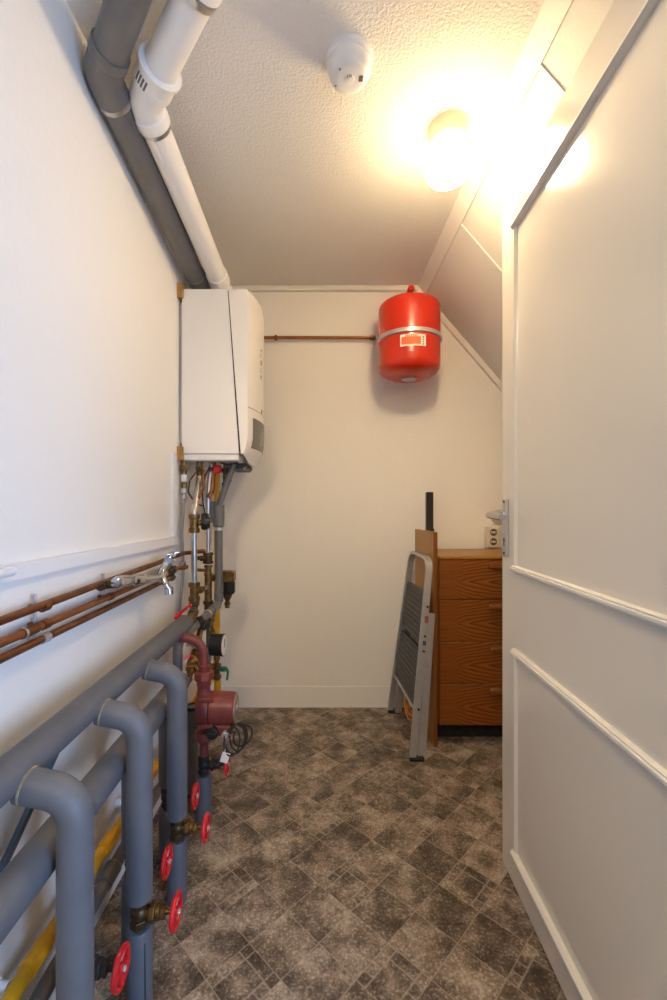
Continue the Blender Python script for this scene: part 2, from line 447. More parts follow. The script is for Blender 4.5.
# ------------------------------------------------------------------ ceiling things
sdet = thing('smoke_detector', 'round white smoke detector on the ceiling left of the lamp', 'smoke detector', (.078, 1.183, ZC))
MB().lathe((.078, 1.183, ZC), (0, 0, -1), [(0, .060), (.014, .061), (.018, .058)], 40).build('base', M['trunk'], sdet)
MB().lathe((.078, 1.183, ZC), (0, 0, -1), [(.018, .055), (.026, .0575), (.040, .057), (.052, .051), (.058, .043), (.060, .030), (.060, .002)], 40).build('cover', M['trunk'], sdet)
MB().lathe((.078, 1.183, ZC), (0, 0, -1), [(.0595, .014), (.0618, .0135), (.0625, .010)], 24).build('test_button', M['trunk'], sdet)
for a in (150, 230):
    mk = MB().cyl((.078 + .041 * math.cos(math.radians(a)), 1.183 + .036 * math.sin(math.radians(a)), ZC - .0582), (.078 + .041 * math.cos(math.radians(a)), 1.183 + .036 * math.sin(math.radians(a)), ZC - .0605), .002, 8)
    plabel(mk.build('vent_hole', M['black'], sdet), 'small dark hole')
mk = MB().box((.108, 1.180, ZC - .0602), (.011, .016, .0012), 0).box((.073, 1.172, ZC - .0626), (.002, .010, .0008)).ring((.080, 1.170, ZC - .0626), (0, 0, 1), .0032, .0007, 12, 6)
plabel(mk.build('printed_mark', M['mark'], sdet), 'small grey printed mark')

LX, LY = .402, 1.40
lamp = thing('ceiling_lamp', 'lit opal glass lamp on the ceiling with pale round base', 'lamp', (LX, LY, ZC))
MB().lathe((LX, LY, ZC), (0, 0, -1), [(0, .0585), (.050, .0585), (.058, .054)], 40).build('lamp_base', M['lampbase'], lamp)
MB().lathe((LX, LY, ZC), (0, 0, -1), [(.057, .050), (.062, .058), (.072, .066), (.090, .072), (.115, .074), (.140, .070), (.160, .058), (.172, .040), (.178, .020), (.179, .002)], 40).build('glass_globe', M['globe'], lamp)

# ------------------------------------------------------------------ boiler
BX0, BXF, BY0, BY1, BZ0, BZ1 = -.583, -.306, 1.88, 2.28, 1.316, 2.010
boil = thing('wall_boiler', 'white wall-hung central heating boiler with grey control panel', 'boiler', (-.45, 2.08, 1.29))
def seamx(z): return -.389 + (2.010 - z) / .694 * .048
cs = MB().prism([(BX0, BY0, BZ0), (seamx(BZ0) - .002, BY0, BZ0), (seamx(BZ1) - .002, BY0, BZ1), (BX0, BY0, BZ1)], (0, 0, 0), (0, BY1 - BY0, 0))
cs.build('casing', M['boiler'], boil)
MB().prism([(seamx(BZ0 + .01) - .004, BY0 + .004, BZ0 + .01), (seamx(BZ0 + .01) + .004, BY0 + .004, BZ0 + .01), (seamx(BZ1) + .004, BY0 + .004, BZ1 - .004), (seamx(BZ1) - .004, BY0 + .004, BZ1 - .004)], (0, 0, 0), (0, BY1 - BY0 - .008, 0)).build('seam', M['groove'], boil)
def bulge(y): return .040 * (1 - ((y - 2.08) / .20) ** 2)
def fx(y, z):
    x = BXF + bulge(y)
    if z < 1.40: x -= .30 * (1.40 - z) ** 2 / .12 + .02 * (1.40 - z)
    return x
zs = [1.272 + (BZ1 - 1.272) * k / 24 for k in range(25)]
ny = 24; ys = [BY0 + (BY1 - BY0) * k / ny for k in range(ny + 1)]
cv = MB(); vs = []; fs = []
for y in ys:                                             # slices across the width, each a closed outline
    z0 = 1.316 - .036 * min(1, (bulge(y) / .03))
    ring_ = [V((seamx(BZ1) + .002, y, BZ1))] + [V((fx(y, z) - (.004 if i == 24 else 0), y, z)) for i, z in reversed(list(enumerate([z0 + (BZ1 - z0) * k / 24 for k in range(25)])))] + [V((seamx(z0) + .006, y, max(z0, BZ0 - .002)))]
    vs += ring_
n = len(vs) // (ny + 1)
for i in range(ny):
    for k in range(n): fs.append((i * n + k, i * n + (k + 1) % n, (i + 1) * n + (k + 1) % n, (i + 1) * n + k))
fs += [tuple(range(n)), tuple(ny * n + k for k in range(n))[::-1]]
cover = cv.add(vs, fs).build('front_cover', M['boiler'], boil)
MB().box((-.463, 2.08, 1.3005), (.240, .394, .027), .004).build('bottom_strip', M['boiler'], boil)
MB().prism([(-.352, 2.01, 1.300), (-.342, 2.01, 1.290), (-.338, 2.01, 1.274), (-.350, 2.01, 1.262), (-.41, 2.01, 1.262), (-.41, 2.01, 1.287), (-.352, 2.01, 1.287)], (0, 0, 0), (0, .21, 0)).build('underside_tray', M['boiler_dark'], boil)
def patch(y0, y1, z0, z1, h, ny=8, nz=6):
    mb = MB(); vs = []; fs = []
    for lay in (h, -.004):
        for i in range(ny + 1):
            for k in range(nz + 1):
                y = y0 + (y1 - y0) * i / ny; z = z0 + (z1 - z0) * k / nz
                vs.append((fx(y, z) + lay, y, z))
    m_ = (ny + 1) * (nz + 1)
    for i in range(ny):
        for k in range(nz):
            q = [i * (nz + 1) + k, (i + 1) * (nz + 1) + k, (i + 1) * (nz + 1) + k + 1, i * (nz + 1) + k + 1]
            fs.append(tuple(q)); fs.append(tuple(a + m_ for a in q[::-1]))
    bd = [i * (nz + 1) for i in range(ny + 1)] + [ny * (nz + 1) + k for k in range(1, nz + 1)] + [i * (nz + 1) + nz for i in range(ny - 1, -1, -1)] + [k for k in range(nz - 1, 0, -1)]
    for a, b in zip(bd, bd[1:] + bd[:1]): fs.append((a, b, b + m_, a + m_))
    return mb.add(vs, fs)
cp = patch(1.925, 2.20, 1.345, 1.475, .002).build('control_panel', M['panel'], boil); plabel(cp, 'dark grey control panel')
patch(2.02, 2.08, 1.365, 1.425, .0035).build('display', M['display'], cp)
patch(1.882, 2.278, 1.512, 1.5145, .0004, 16, 1).build('cover_joint', M['mark'], boil)
for z0, z1, y0, y1 in ((1.800, 1.806, 2.02, 2.04), (1.770, 1.790, 2.02, 2.026), (1.735, 1.757, 2.02, 2.038), (1.700, 1.722, 2.02, 2.026), (1.672, 1.690, 2.02, 2.034)):
    plabel(patch(y0, y1, z0, z1, .0006, 2, 2).build('logo_mark', M['mark'], boil), 'small dark mark on the front')
plabel(patch(2.03, 2.055, 1.518, 1.535, .0006, 2, 2).build('logo_mark', M['mark'], boil), 'small dark mark above the control panel')
for z, w in ((2.000, 'at the top'), (1.316, 'at the bottom')):
    tag(MB().box((XL + .012, 1.868 + .02, z), (.024, .05, .058), .002).build('wooden_block', M['block'], None, (XL + .012, 1.888, z)),
        'raw pine spacer block %s behind the boiler' % w, 'wooden block', 'pine spacers behind the boiler')
tag(MB().box((XL + .008, 2.08, 1.66), (.016, .36, .60), .002).build('mounting_plate', M['galv'], None, (XL + .008, 2.08, 1.66)), 'grey metal mounting plate between boiler and wall', 'bracket')

# ------------------------------------------------------------------ flue pipes
def flue(name, label, m, stub, low_end, corner, upper, r, ring_m, lip=.0095):
    """stub: boiler spigot; rises gently to the corner, then a 45 degree bend in plan to upper."""
    root = thing(name, label, 'flue pipe', tuple(stub))
    stub, low_end, corner, upper = map(V, (stub, low_end, corner, upper))
    MB().tube(fillet([stub, V((stub.x, stub.y, low_end.z)), corner], .045, 8)[:-1] + [corner + (low_end - corner).normalized() * .04], r, 28).build('lower_pipe', m, root)
    d1 = (corner - low_end).normalized(); d2 = (upper - corner).normalized()
    MB().tube(fillet([corner - d1 * .058, corner, corner + d2 * .075], .075, 8), r + .004, 28).build('elbow', m, root)
    MB().tube([corner + d2 * .06, upper], r, 28).build('upper_pipe', m, root)
    MB().lathe(corner + d2 * .05, d2, [(0, r + .004), (.003, r + lip), (.022, r + lip), (.026, r + .0045)], 32).build('socket_collar', m, root)
    MB().lathe(corner - d1 * .060, d1, [(0, r + .003), (.002, r + lip - .002), (.030, r + lip - .002), (.034, r + .004)], 32).build('elbow_sleeve', m, root)
    MB().lathe(corner - d1 * .074, d1, [(0, r + .001), (.002, r + .0045), (.014, r + .0045), (.016, r + .001)], 32).build('clamp_band', ring_m, root)
    d0 = (low_end - corner).normalized(); pc = corner.lerp(low_end, (1.905 - corner.y) / (low_end.y - corner.y))
    MB().lathe(pc, d0, [(0, r), (.002, r + .005), (.050, r + .005), (.052, r)], 32).build('end_collar', m, root)
    # spigot collar on the boiler
    MB().lathe(stub, (0, 0, 1), [(0, r + .003), (.004, r + .008), (.022, r + .008), (.026, r + .002)], 32).build('spigot_collar', m, root)
    return root, d1, d2, corner
wroot, wd1, wd2, wc = flue('flue_pipe', 'white flue pipe bending along the ceiling above the boiler', M['white_pipe'], (-.437, 2.06, 2.010), (-.437, 2.06, 2.066), (-.4765, 1.21, 2.192), (-.116, .795, 2.234), .041, M['steel'])
MB().lathe(wc + wd2 * .065, wd2, [(0, .0415), (0, .0500), (.040, .0500), (.041, .0560), (.050, .0560), (.052, .0415)], 32).build('reducer_sleeve', M['white_pipe'], wroot)
MB().lathe(wc + wd2 * .315, wd2, [(0, .042), (.002, .0465), (.016, .0465), (.018, .042)], 32).build('clamp_band', M['steel'], wroot)
MB().lathe(wc + wd2 * .335, wd2, [(0, .0415), (.003, .048), (.045, .048), (.05, .0415)], 32).build('socket_collar', M['white_pipe'], wroot)
# barcode-like sticker on the elbow
u_, w_ = perp(wd2)
st = MB()
def skin_patch(c, axis, r, a0, a1, t0, t1, up):
    axis = V(axis).normalized(); e1 = (V(up) - axis * V(up).dot(axis)).normalized(); e2 = axis.cross(e1)
    vs = []; fs = []; n = 6
    for rr in (r, r - .0015):
        for i in range(n + 1):
            a = a0 + (a1 - a0) * i / n
            for t_ in (t0, t1): vs.append(V(c) + axis * t_ + (e1 * math.cos(a) + e2 * math.sin(a)) * rr)
    m_ = 2 * (n + 1)
    for i in range(n):
        q = (2 * i, 2 * i + 2, 2 * i + 3, 2 * i + 1); fs += [q, tuple(a + m_ for a in q[::-1])]
    fs += [(0, 1, m_ + 1, m_), (2 * n, m_ + 2 * n, m_ + 2 * n + 1, 2 * n + 1)]
    for i in range(n): fs += [(2 * i, m_ + 2 * i, m_ + 2 * i + 2, 2 * i + 2), (2 * i + 1, 2 * i + 3, m_ + 2 * i + 3, m_ + 2 * i + 1)]
    return MB().add(vs, fs)
skin_patch(wc, wd2, .0512, -1.25, -.45, .064, .102, (0, 0, -1)).build('sticker', M['paper'], wroot)
for k in range(4):
    q = skin_patch(wc, wd2, .0518, -1.18 + k * .18, -1.08 + k * .18, .067, .092, (0, 0, -1)); st.add(q.v, q.f)
st.build('sticker_bar', M['mark'], wroot)
groot, gd1, gd2, gc = flue('flue_pipe', 'dark grey flue pipe running along the top of the left wall', M['grey_pipe'], (-.532, 2.06, 2.010), (-.532, 2.06, 2.066), (-.553, 1.130, 2.190), (-.225, .752, 2.234), .041, M['steel'], .0055)
gk = MB().box(gc + V((.045, -.02, .010)), (.014, .03, .034), .002).box(gc + V((.052, -.03, -.014)), (.006, .012, .03), .001)
gk.build('clip', M['galv'], groot)

# ------------------------------------------------------------------ expansion vessel
EX, EY = .450, 2.246
ves = thing('expansion_vessel', 'glossy red expansion vessel strapped to the back wall', 'expansion vessel', (EX, EY, 1.735))
prof = [(0, .002)]
R = .153
for k in range(1, 9):
    a = PI / 2 * k / 8; prof.append((.062 * (1 - math.cos(a)), R * (1 - .0) * math.sin(a) ** .62))
prof += [(.09, R), (.20, R), (.30, R), (.348, R)]
for k in range(1, 9):
    a = PI / 2 * k / 8; prof.append((.348 + .046 * math.sin(a), R * max(math.cos(a), .01) ** .62))
MB().lathe((EX, EY, 1.735), (0, 0, 1), prof, 56).build('tank', M['vessel'], ves)
MB().tube([(EX - .010, EY, 2.115), (EX - .006, EY - .010, 2.145), (EX - .002, EY - .065, 2.166)], .0165, 20).build('filler_cap', M['vessel'], ves)
MB().lathe((EX, EY, 1.732), (0, 0, 1), [(0, .035), (.002, .037), (.006, .036)], 28).build('bottom_plate', M['galv'], ves)
MB().lathe((EX, EY, 1.916), (0, 0, 1), [(0, R - .001), (0, R + .005), (.003, R + .0085), (.019, R + .0085), (.022, R + .005), (.022, R - .001)], 56).build('strap', M['galv'], ves)
br = MB().box((EX, YB - .010, 1.909), (.20, .016, .045), .003).box((EX - .085, YB - .05, 1.909), (.006, .09, .024), .001).box((EX + .085, YB - .05, 1.909), (.006, .09, .024), .001)
br.build('wall_bracket', M['galv'], ves)
lab = skin_patch((EX, EY, 0), (0, 0, 1), R + .0012, -.50, .30, 1.850, 1.905, (.03, -1, 0)).build('label', M['paper'], ves); plabel(lab, 'white bordered label')
skin_patch((EX, EY, 0), (0, 0, 1), R + .0018, -.465, .13, 1.857, 1.893, (.03, -1, 0)).build('label_print', M['vessel_label'], lab)
bars = MB()
for k in range(7):
    q = skin_patch((EX, EY, 0), (0, 0, 1), R + .0024, -.34 + k * .055, -.305 + k * .055, 1.893, 1.903, (.03, -1, 0)); bars.add(q.v, q.f)
bars.build('label_lettering', M['vessel_label'], lab)
q = MB()
for k in range(4):
    w_p = skin_patch((EX, EY, 0), (0, 0, 1), R + .0024, .185, .235, 1.855 + k * .011, 1.861 + k * .011, (.03, -1, 0)); q.add(w_p.v, w_p.f)
q.build('label_fine_print', M['mark'], lab)

cpb = thing('copper_pipe', 'thin copper pipe crossing the back wall to the red vessel', 'pipe', (-.30, YB - .025, 2.0), 'copper pipes')
MB().tube([(-.50, YB - .03, 2.0), (EX - .150, YB - .03, 2.0)], .0085, 16).build('pipe', M['copper_new'], cpb)
MB().lathe((-.243, YB - .03, 2.0), (1, 0, 0), [(0, .010), (0, .0135), (.012, .0135), (.012, .010)], 20).cyl((-.237, YB - .02, 2.0), (-.237, YB, 2.0), .006, 10).build('clip', M['copper'], cpb)
MB().lathe((EX - .185, YB - .03, 2.0), (1, 0, 0), [(0, .0085), (.002, .0125), (.03, .0125), (.032, .009)], 18).build('end_fitting', M['brass'], cpb)

# ------------------------------------------------------------------ chest of drawers and what stands around it
CX0, CX1, CY0, CY1, CZT = .540, 1.145, 2.020, 2.372, .867
CXM = (CX0 + CX1) / 2
chest = thing('chest_of_drawers', 'stained pine chest of four flame-grained drawers in the corner', 'chest of drawers', (CXM, 2.196, 0))
MB().box((CXM, 2.196, CZT - .006), (CX1 - CX0 + .004, CY1 - CY0 + .006, .012), .002).build('top', M['veneer'], chest)
for x in (CX0 + .009, CX1 - .009):
    MB().box((x, 2.200, .4755), (.018, CY1 - CY0 - .012, .759), .002).build('side_panel', M['pine_plain'], chest)
MB().box((CXM, CY1 - .006, .46), (CX1 - CX0 - .036, .008, .76)).build('back_panel', M['pine_plain'], chest)
MB().box((CXM, 2.235, .049), (CX1 - CX0 - .05, .25, .098), .002).build('plinth', M['iron'], chest)
MB().box((CXM, 2.21, .105), (CX1 - CX0 - .036, .31, .014)).build('bottom_panel', M['pine_plain'], chest)
for k in range(4):
    z0 = .0985 + k * .1905; z1 = z0 + (.1875 if k < 3 else .183)
    zc = (z0 + z1) / 2
    dr = bpy.data.objects.new('drawer', None)
    f_ = MB().box((CXM, CY0 + .009, zc), (CX1 - CX0 - .004, .018, z1 - z0), .003)
    f_.box((CXM, CY0 + .16, zc - .01), (CX1 - CX0 - .05, .28, z1 - z0 - .04))
    dr = f_.build('drawer', M['pine'], chest, loc=(0, CY0 + .009 - 2.196, zc - .012))
    MB().box((CXM, CY0 - .012, z1 - .028), (.155, .026, .022), .005).build('handle', M['pine_plain'], dr)

bd = thing('wooden_board', 'tall golden veneered board standing against the chest side', 'board', (.512, 2.16, 0))
b0, b1 = V((.524, 2.022, 0)), V((.500, 2.300, 0)); bdir = (b1 - b0).normalized(); bn = V((bdir.y, -bdir.x, 0))
Rb = Matrix((bdir, bn, V((0, 0, 1)))).transposed()
MB().box((b0 + b1) / 2 + V((0, 0, .488)), ((b1 - b0).length, .018, .976), .001, Rb).build('panel', M['veneer'], bd)
MB().box(b0 - bdir * .001 + V((0, 0, .488)), (.0025, .0184, .974), 0, Rb).build('edge_band', M['pine_plain'], bd)
post = thing('black_rail', 'slim black metal rail standing upright behind the board', 'rail', (.578, 2.396, 0))
MB().box((.589, 2.396, .585), (.036, .030, 1.17), .003).build('rail_body', M['black'], post)
MB().box((.589, 2.381, .97), (.028, .003, .34), .001).build('rail_slot', M['rubber'], post)
MB().box((.603, 2.394, .96), (.018, .026, .03), .003).build('rail_lug', M['black'], post)

# ------------------------------------------------------------------ step ladder (folded, leaning against the board)
lad = thing('step_ladder', 'folded aluminium step ladder leaning against the wooden board', 'ladder', (.40, 2.14, 0))
FN, FF = V((.398, 1.915, .012)), V((.372, 2.360, .012))
TN, TF = V((.490, 1.985, .858)), V((.462, 2.235, .868))
e_up = ((TN + TF) / 2 - (FN + FF) / 2).normalized(); e_w = (FF - FN).normalized(); e_n = e_w.cross(e_up).normalized()
if e_n.x < 0: e_n = -e_n                                                  # towards the board
pth = fillet([FN, FN.lerp(TN, .55), TN, TF, FF.lerp(TF, .55), FF], [.3, .065, .065, .3], 8)
MB().ribbon(pth, e_n, .029, .013).build('front_frame', M['alu'], lad)
def leg_rear(a, b): return MB().ribbon([a + e_n * .0365, b + e_n * .026], e_n, .034, .020)
leg_rear(FN + V((.004, .012, 0)), FN.lerp(TN, .72) + V((0, .006, 0))).build('rear_leg', M['alu'], lad)
leg_rear(FF + V((.004, -.012, 0)), FF.lerp(TF, .78)).build('rear_leg', M['alu'], lad)
def on_frame(s, w):   # s up the frame, w across it (0 near leg .. 1 far leg)
    return FN.lerp(TN, s).lerp(FF.lerp(TF, s), w)
def tread(s0, s1, off):
    mb = MB(); n = 9
    for k in range(n):
        a, b = s0 + (s1 - s0) * k / n, s0 + (s1 - s0) * (k + .82) / n
        poly = [on_frame(a, .05) - e_n * off, on_frame(a, .95) - e_n * off, on_frame(b, .95) - e_n * off, on_frame(b, .05) - e_n * off]
        mb.prism(poly, (0, 0, 0), e_n * .012)
    poly = [on_frame(s0, .04) - e_n * (off - .003), on_frame(s0, .96) - e_n * (off - .003), on_frame(s1, .96) - e_n * (off - .003), on_frame(s1, .04) - e_n * (off - .003)]
    mb.prism(poly, (0, 0, 0), e_n * .016)
    return mb
tread(.56, .82, .006).build('step', M['tread'], lad)
tread(.24, .51, .006).build('step', M['tread'], lad)
MB().ribbon([on_frame(.235, .97), on_frame(.225, .03)], e_n, .012, .016).build('cross_brace', M['alu'], lad)
MB().ribbon([on_frame(.515, .97) + e_n * .004, on_frame(.525, .03) + e_n * .004], e_n, .014, .012).build('step_rail', M['black'], lad)
for p in (FN, FF):
    MB().box(p + V((.018, .003, -.004)), (.062, .034, .016), .003).build('foot', M['rubber'], lad)
for s_ in (.24, .53, .605, .755): MB().cyl(on_frame(s_, 0) + e_n * .006 - e_w * .004, on_frame(s_, 0) + e_n * .006 - e_w * .0115, .0050, 10).build('rivet', M['iron'], lad)
plabel(MB().box(on_frame(.69, 0) + e_n * .006 - e_w * .0075, (.016, .002, .030), 0).build('warning_sticker', mat('sticker_red', (.35, .12, .09), .5), lad), 'small worn red sticker')
plabel(MB().box(on_frame(.57, 0) + e_n * .006 - e_w * .0075, (.014, .002, .020), 0).build('warning_sticker', M['bluegrey'], lad), 'small worn blue sticker')
cord = thing('orange_cord', 'loop of orange cord hanging behind the step ladder', 'cord', (.43, 2.15, .2))
lp = MB()
for k in range(3):
    c_ = V((.432 + .006 * k, 2.15 + .012 * k, .170 + .008 * k)); R_ = .085 - .006 * k
    lp.tube([c_ + V((.010 * math.sin(2 * a), R_ * .75 * math.cos(a), R_ * math.sin(a) * 1.25)) for a in [2 * PI * i / 30 for i in range(30)]], .0042, 8, closed=True)
lp.build('loop', M['orange'], cord)

# ------------------------------------------------------------------ sockets on the back wall
so = thing('wall_socket', 'cream double socket on the back wall above the chest', 'socket', (.925, YB, .93))
MB().box((.925, YB - .024, .930), (.064, .048, .114), .005).build('box', M['socket'], so)
for z in (.955, .905):
    o_ = MB().lathe((.925, YB - .047, z), (0, -1, 0), [(0, .0240), (.005, .0235), (.005, .0200), (.0012, .0195)], 28, caps=False).build('outlet', M['socket'], so)
    MB().lathe((.925, YB - .046, z), (0, -1, 0), [(.0, .0198), (.0022, .0198), (.0022, .001)], 24, caps=False).build('shade_disc', mat('recess_shade', (.10, .08, .06), .6), o_)  # flat dark disc: the shade of a deep recess put into its colour
    MB().box((.925, YB - .0485, z), (.030, .005, .011), .002).build('centre_bar', M['socket'], o_)
    hol = MB()
    for s in (-1, 1): hol.cyl((.925 + s * .0085, YB - .0475, z), (.925 + s * .0085, YB - .0515, z), .003, 10)
    hol.build('pin_hole', M['black'], o_)
jb = thing('junction_cover', 'round grey cable cover on the wall behind the door lever', 'junction box', (.972, YB, 1.035))
MB().lathe((.972, YB, 1.035), (0, -1, 0), [(0, .042), (.010, .041), (.016, .034), (.017, .001)], 32).build('cover', mat('beige_cover', (.50, .45, .37), .5), jb)
MB().tube([(.945, YB - .008, 1.005), (.935, YB - .01, .99), (.930, YB - .02, .985)], .004, 8).build('cable', M['socket'], jb)

# ------------------------------------------------------------------ cable trunking on the left wall
tk = thing('cable_trunking', 'white cable trunking along the left wall up to the boiler', 'cable trunking', (XL, 1.2, .96))
MB().prism([(XL, YF, .9535), (XL, 1.775, .938), (XL, 1.775, .971), (XL, YF, .984)], (0, 0, 0), (.014, 0, 0)).build('horizontal_run', M['trunk'], tk)
MB().box((XL + .007, 1.800, 1.123), (.014, .034, .368), .002).build('vertical_run', M['trunk'], tk)
MB().box((XL + .008, 1.798, .955), (.016, .046, .036), .002).build('corner_cover', M['trunk'], tk)
MB().cyl((XL + .024, YF, .973), (XL + .024, .835, .970), .0095, 18, .003).build('conduit_end', M['trunk'], tk)

# ------------------------------------------------------------------ copper pipes on the left wall
CPX = -.568
for z, m, lab in ((.885, M['copper'], 'uppermost of the three copper pipes on the left wall'), (.848, M['copper_new'], 'middle of the three copper pipes on the left wall'), (.820, M['copper'], 'lowest of the three copper pipes on the left wall')):
    c = thing('copper_pipe', lab, 'pipe', (CPX, 1.2, z), 'copper pipes')
    end = 1.93 if z > .88 else (1.78 if z > .84 else 1.70)
    pts = [(CPX, YF, z), (CPX, end, z)]
    if z > .88: pts = fillet([(CPX, YF, z), (CPX, 1.86, z + .012), (-.50, 1.93, z + .014)], .04)
    elif z > .84: pts = fillet([(CPX, YF, z), (CPX, 1.74, z), (CPX + .03, 1.80, z)], .03)
    MB().tube(pts, .0082, 16).build('pipe', m, c)
    if z > .88:
        MB().lathe((CPX, 1.150, z), (0, 1, 0), [(0, .008), (.001, .0125), (.010, .0125), (.012, .0115), (.028, .0115), (.030, .013), (.040, .013), (.041, .008)], 20).hex((CPX, 1.170, z), (CPX + .040, 1.172, z + .004), .012).build('tee_fitting', M['brass_dark'], c)
    elif z > .84:
        MB().lathe((CPX, .846, z), (0, 1, 0), [(0, .008), (.001, .0105), (.044, .0105), (.045, .008)], 20).build('coupling', M['copper'], c)
        MB().lathe((CPX, .8485, z), (0, 1, 0), [(0, .0107), (.003, .0109), (.006, .0107)], 20).build('solder_ring', M['galv'], c)
        v = MB().hex((CPX, 1.60, z), (CPX, 1.64, z), .016).cyl((CPX, 1.64, z), (CPX, 1.70, z), .012, 16).hex((CPX, 1.70, z), (CPX, 1.73, z), .017).hex((CPX, 1.62, z), (CPX + .03, 1.62, z + .012), .009)
        v.build('stop_valve', M['brass_dark'], c)
    else:
        v = MB().hex((CPX, 1.62, z), (CPX, 1.65, z), .012).cyl((CPX, 1.65, z), (CPX, 1.69, z), .010, 14).hex((CPX, 1.69, z), (CPX, 1.72, z), .013)
        v.build('end_valve', M['brass_dark'], c)
for y, zl, lab in ((.918, (.885, .848, .820), 'screw-rod pipe bracket holding all three copper pipes'), (1.205, (.885, .848), 'screw-rod pipe bracket beside the chrome tap')):
    b = thing('pipe_bracket', lab, 'pipe bracket', (XL, y, .86), 'pipe brackets')
    rb = MB()
    z0, z1 = zl[-1] - .016, .911
    nseg = 14
    for k in range(nseg): rb.cyl((XL + .014, y - .004, z0 + (z1 - z0) * k / nseg), (XL + .014, y - .004, z0 + (z1 - z0) * (k + .85) / nseg), .0042 if k % 2 else .0034, 10)
    rb.cyl((XL + .014, y - .004, z0), (XL + .014, y - .004, z1), .003, 10)
    rb.build('threaded_rod', M['galv'], b)
    for z in zl:
        MB().lathe((CPX, y - .010, z), (0, 1, 0), [(0, .0078), (0, .0104), (.020, .0104), (.020, .0078)], 20).box((XL + .012, y - .003, z), (.022, .012, .010), .002).build('clip', M['galv'] if z < .84 else M['copper'], b)

# chrome tap
tp = thing('water_tap', 'chrome garden tap branching off the copper pipes', 'tap', (-.528, 1.3, .88))
TX = -.532
a0, a1 = V((TX, 1.166, .893)), V((TX, 1.345, .873))
dt = (a1 - a0).normalized()
MB().lathe(a0, dt, [(-.012, .008), (-.010, .0125), (.0, .0125), (.004, .0165), (.070, .0165), (.076, .0145), (.100, .0145), (.104, .0165), (.150, .0165), (.155, .012)], 24).hex(a0 + dt * .150, a0 + dt * .172, .0175).build('check_valve', M['chrome'], tp)
MB().tube(fillet([a1 - dt * .02, (TX, 1.46, .860), (TX + .004, 1.52, .862)], .03), .0105, 16).build('inlet_arm', M['chrome'], tp)
MB().tube(fillet([(TX, 1.475, .850), (TX, 1.50, .872), (TX + .020, 1.52, .915)], .03), lambda t: .0165 - .003 * t, 18).hex((TX + .013, 1.512, .898), (TX + .019, 1.520, .914), .0165).build('tap_body', M['chrome'], tp)
MB().tube(fillet([(TX + .004, 1.487, .862), (TX + .018, 1.478, .836), (TX + .030, 1.480, .815)], .03), .0105, 16).hex((TX + .0285, 1.480, .822), (TX + .031, 1.480, .800), .0150, 16).build('spout', M['chrome'], tp)
hc = V((TX + .026, 1.528, .930))
hb = MB().cyl((TX + .019, 1.520, .913), hc, .006, 12).cyl(hc - V((.012, -.024, .0)), hc + V((.012, -.024, -.004)), .0068, 14, .002)
hb.cyl(hc - V((.020, .010, .004)), hc + V((.020, .010, .004)), .0060, 14, .002)
plabel(hb.build('handle', M['chrome'], tp), 'chrome cross handle')

# ------------------------------------------------------------------ insulated headers and risers
RX, RR = -.397, .0275                # supply risers
QX = -.463                            # return risers
H1X, H1Z, H1R = -.502, .6585, .0310
H2X, H2Z, H2R = -.462, .512, .0325
h1 = thing('insulated_header', 'upper grey insulated header pipe with branches bending off it', 'heating pipe', (H1X, 1.05, H1Z), 'insulated headers')
MB().lathe((H1X, YF, H1Z), (0, 1, 0), [(0, H1R), (1.155, H1R), (1.167, H1R - .005), (1.171, .016)], 32).build('insulation', M['foam'], h1)
MB().lathe((H1X, 1.663, H1Z), (0, 1, 0), [(0, .0165), (.012, .0165), (.012, .013), (.03, .013)], 20).build('pipe_end', M['brass'], h1)
h2 = thing('insulated_header', 'lower grey insulated header pipe nearer the floor', 'heating pipe', (H2X, 1.05, H2Z), 'insulated headers')
MB().lathe((H2X, YF, H2Z), (0, 1, 0), [(0, H2R), (.970, H2R), (.982, H2R - .005), (.986, .016)], 32).build('insulation', M['foam'], h2)
MB().lathe((H2X, 1.478, H2Z), (0, 1, 0), [(0, .0165), (.012, .0165), (.012, .013), (.03, .013)], 20).build('pipe_end', M['brass'], h2)
sb = thing('header_bracket', 'slanted blue-grey strut between left wall and upper header', 'bracket', (-.59, .83, .40))
MB().ribbon([(-.597, .80, .385), (-.520, .905, .630)], (0, 1, -.3), .016, .010).build('strut', M['bluegrey'], sb)
MB().box((-.597, .80, .385), (.006, .04, .05), .001).build('wall_plate', M['bluegrey'], sb)

def hand_wheel(mb_parent, c, D, ax=V((1, 0, 0))):
    u, w = perp(ax); c = V(c)
    mb = MB()
    n = 40; pts = []
    for i in range(n):
        a = 2 * PI * i / n; rr = D / 2 - .005 + .0012 * math.cos(5 * a)
        pts.append(c + (u * math.cos(a) + w * math.sin(a)) * rr)
    mb.tube(pts, .0055, 10, closed=True)
    for k in range(5):
        a = 2 * PI * k / 5 + .3; d = u * math.cos(a) + w * math.sin(a)
        mb.cyl(c + d * .006 - ax * .003, c + d * (D / 2 - .006), .0048, 10)
    mb.lathe(c, ax, [(-.009, .009), (-.006, .011), (.003, .011), (.005, .009)], 18)
    o = mb.build('hand_wheel', M['red'], mb_parent); plabel(o, 'red hand wheel')
    MB().hex(c + ax * .004, c + ax * .010, .0055).build('wheel_nut', M['galv'], mb_parent)
    return o

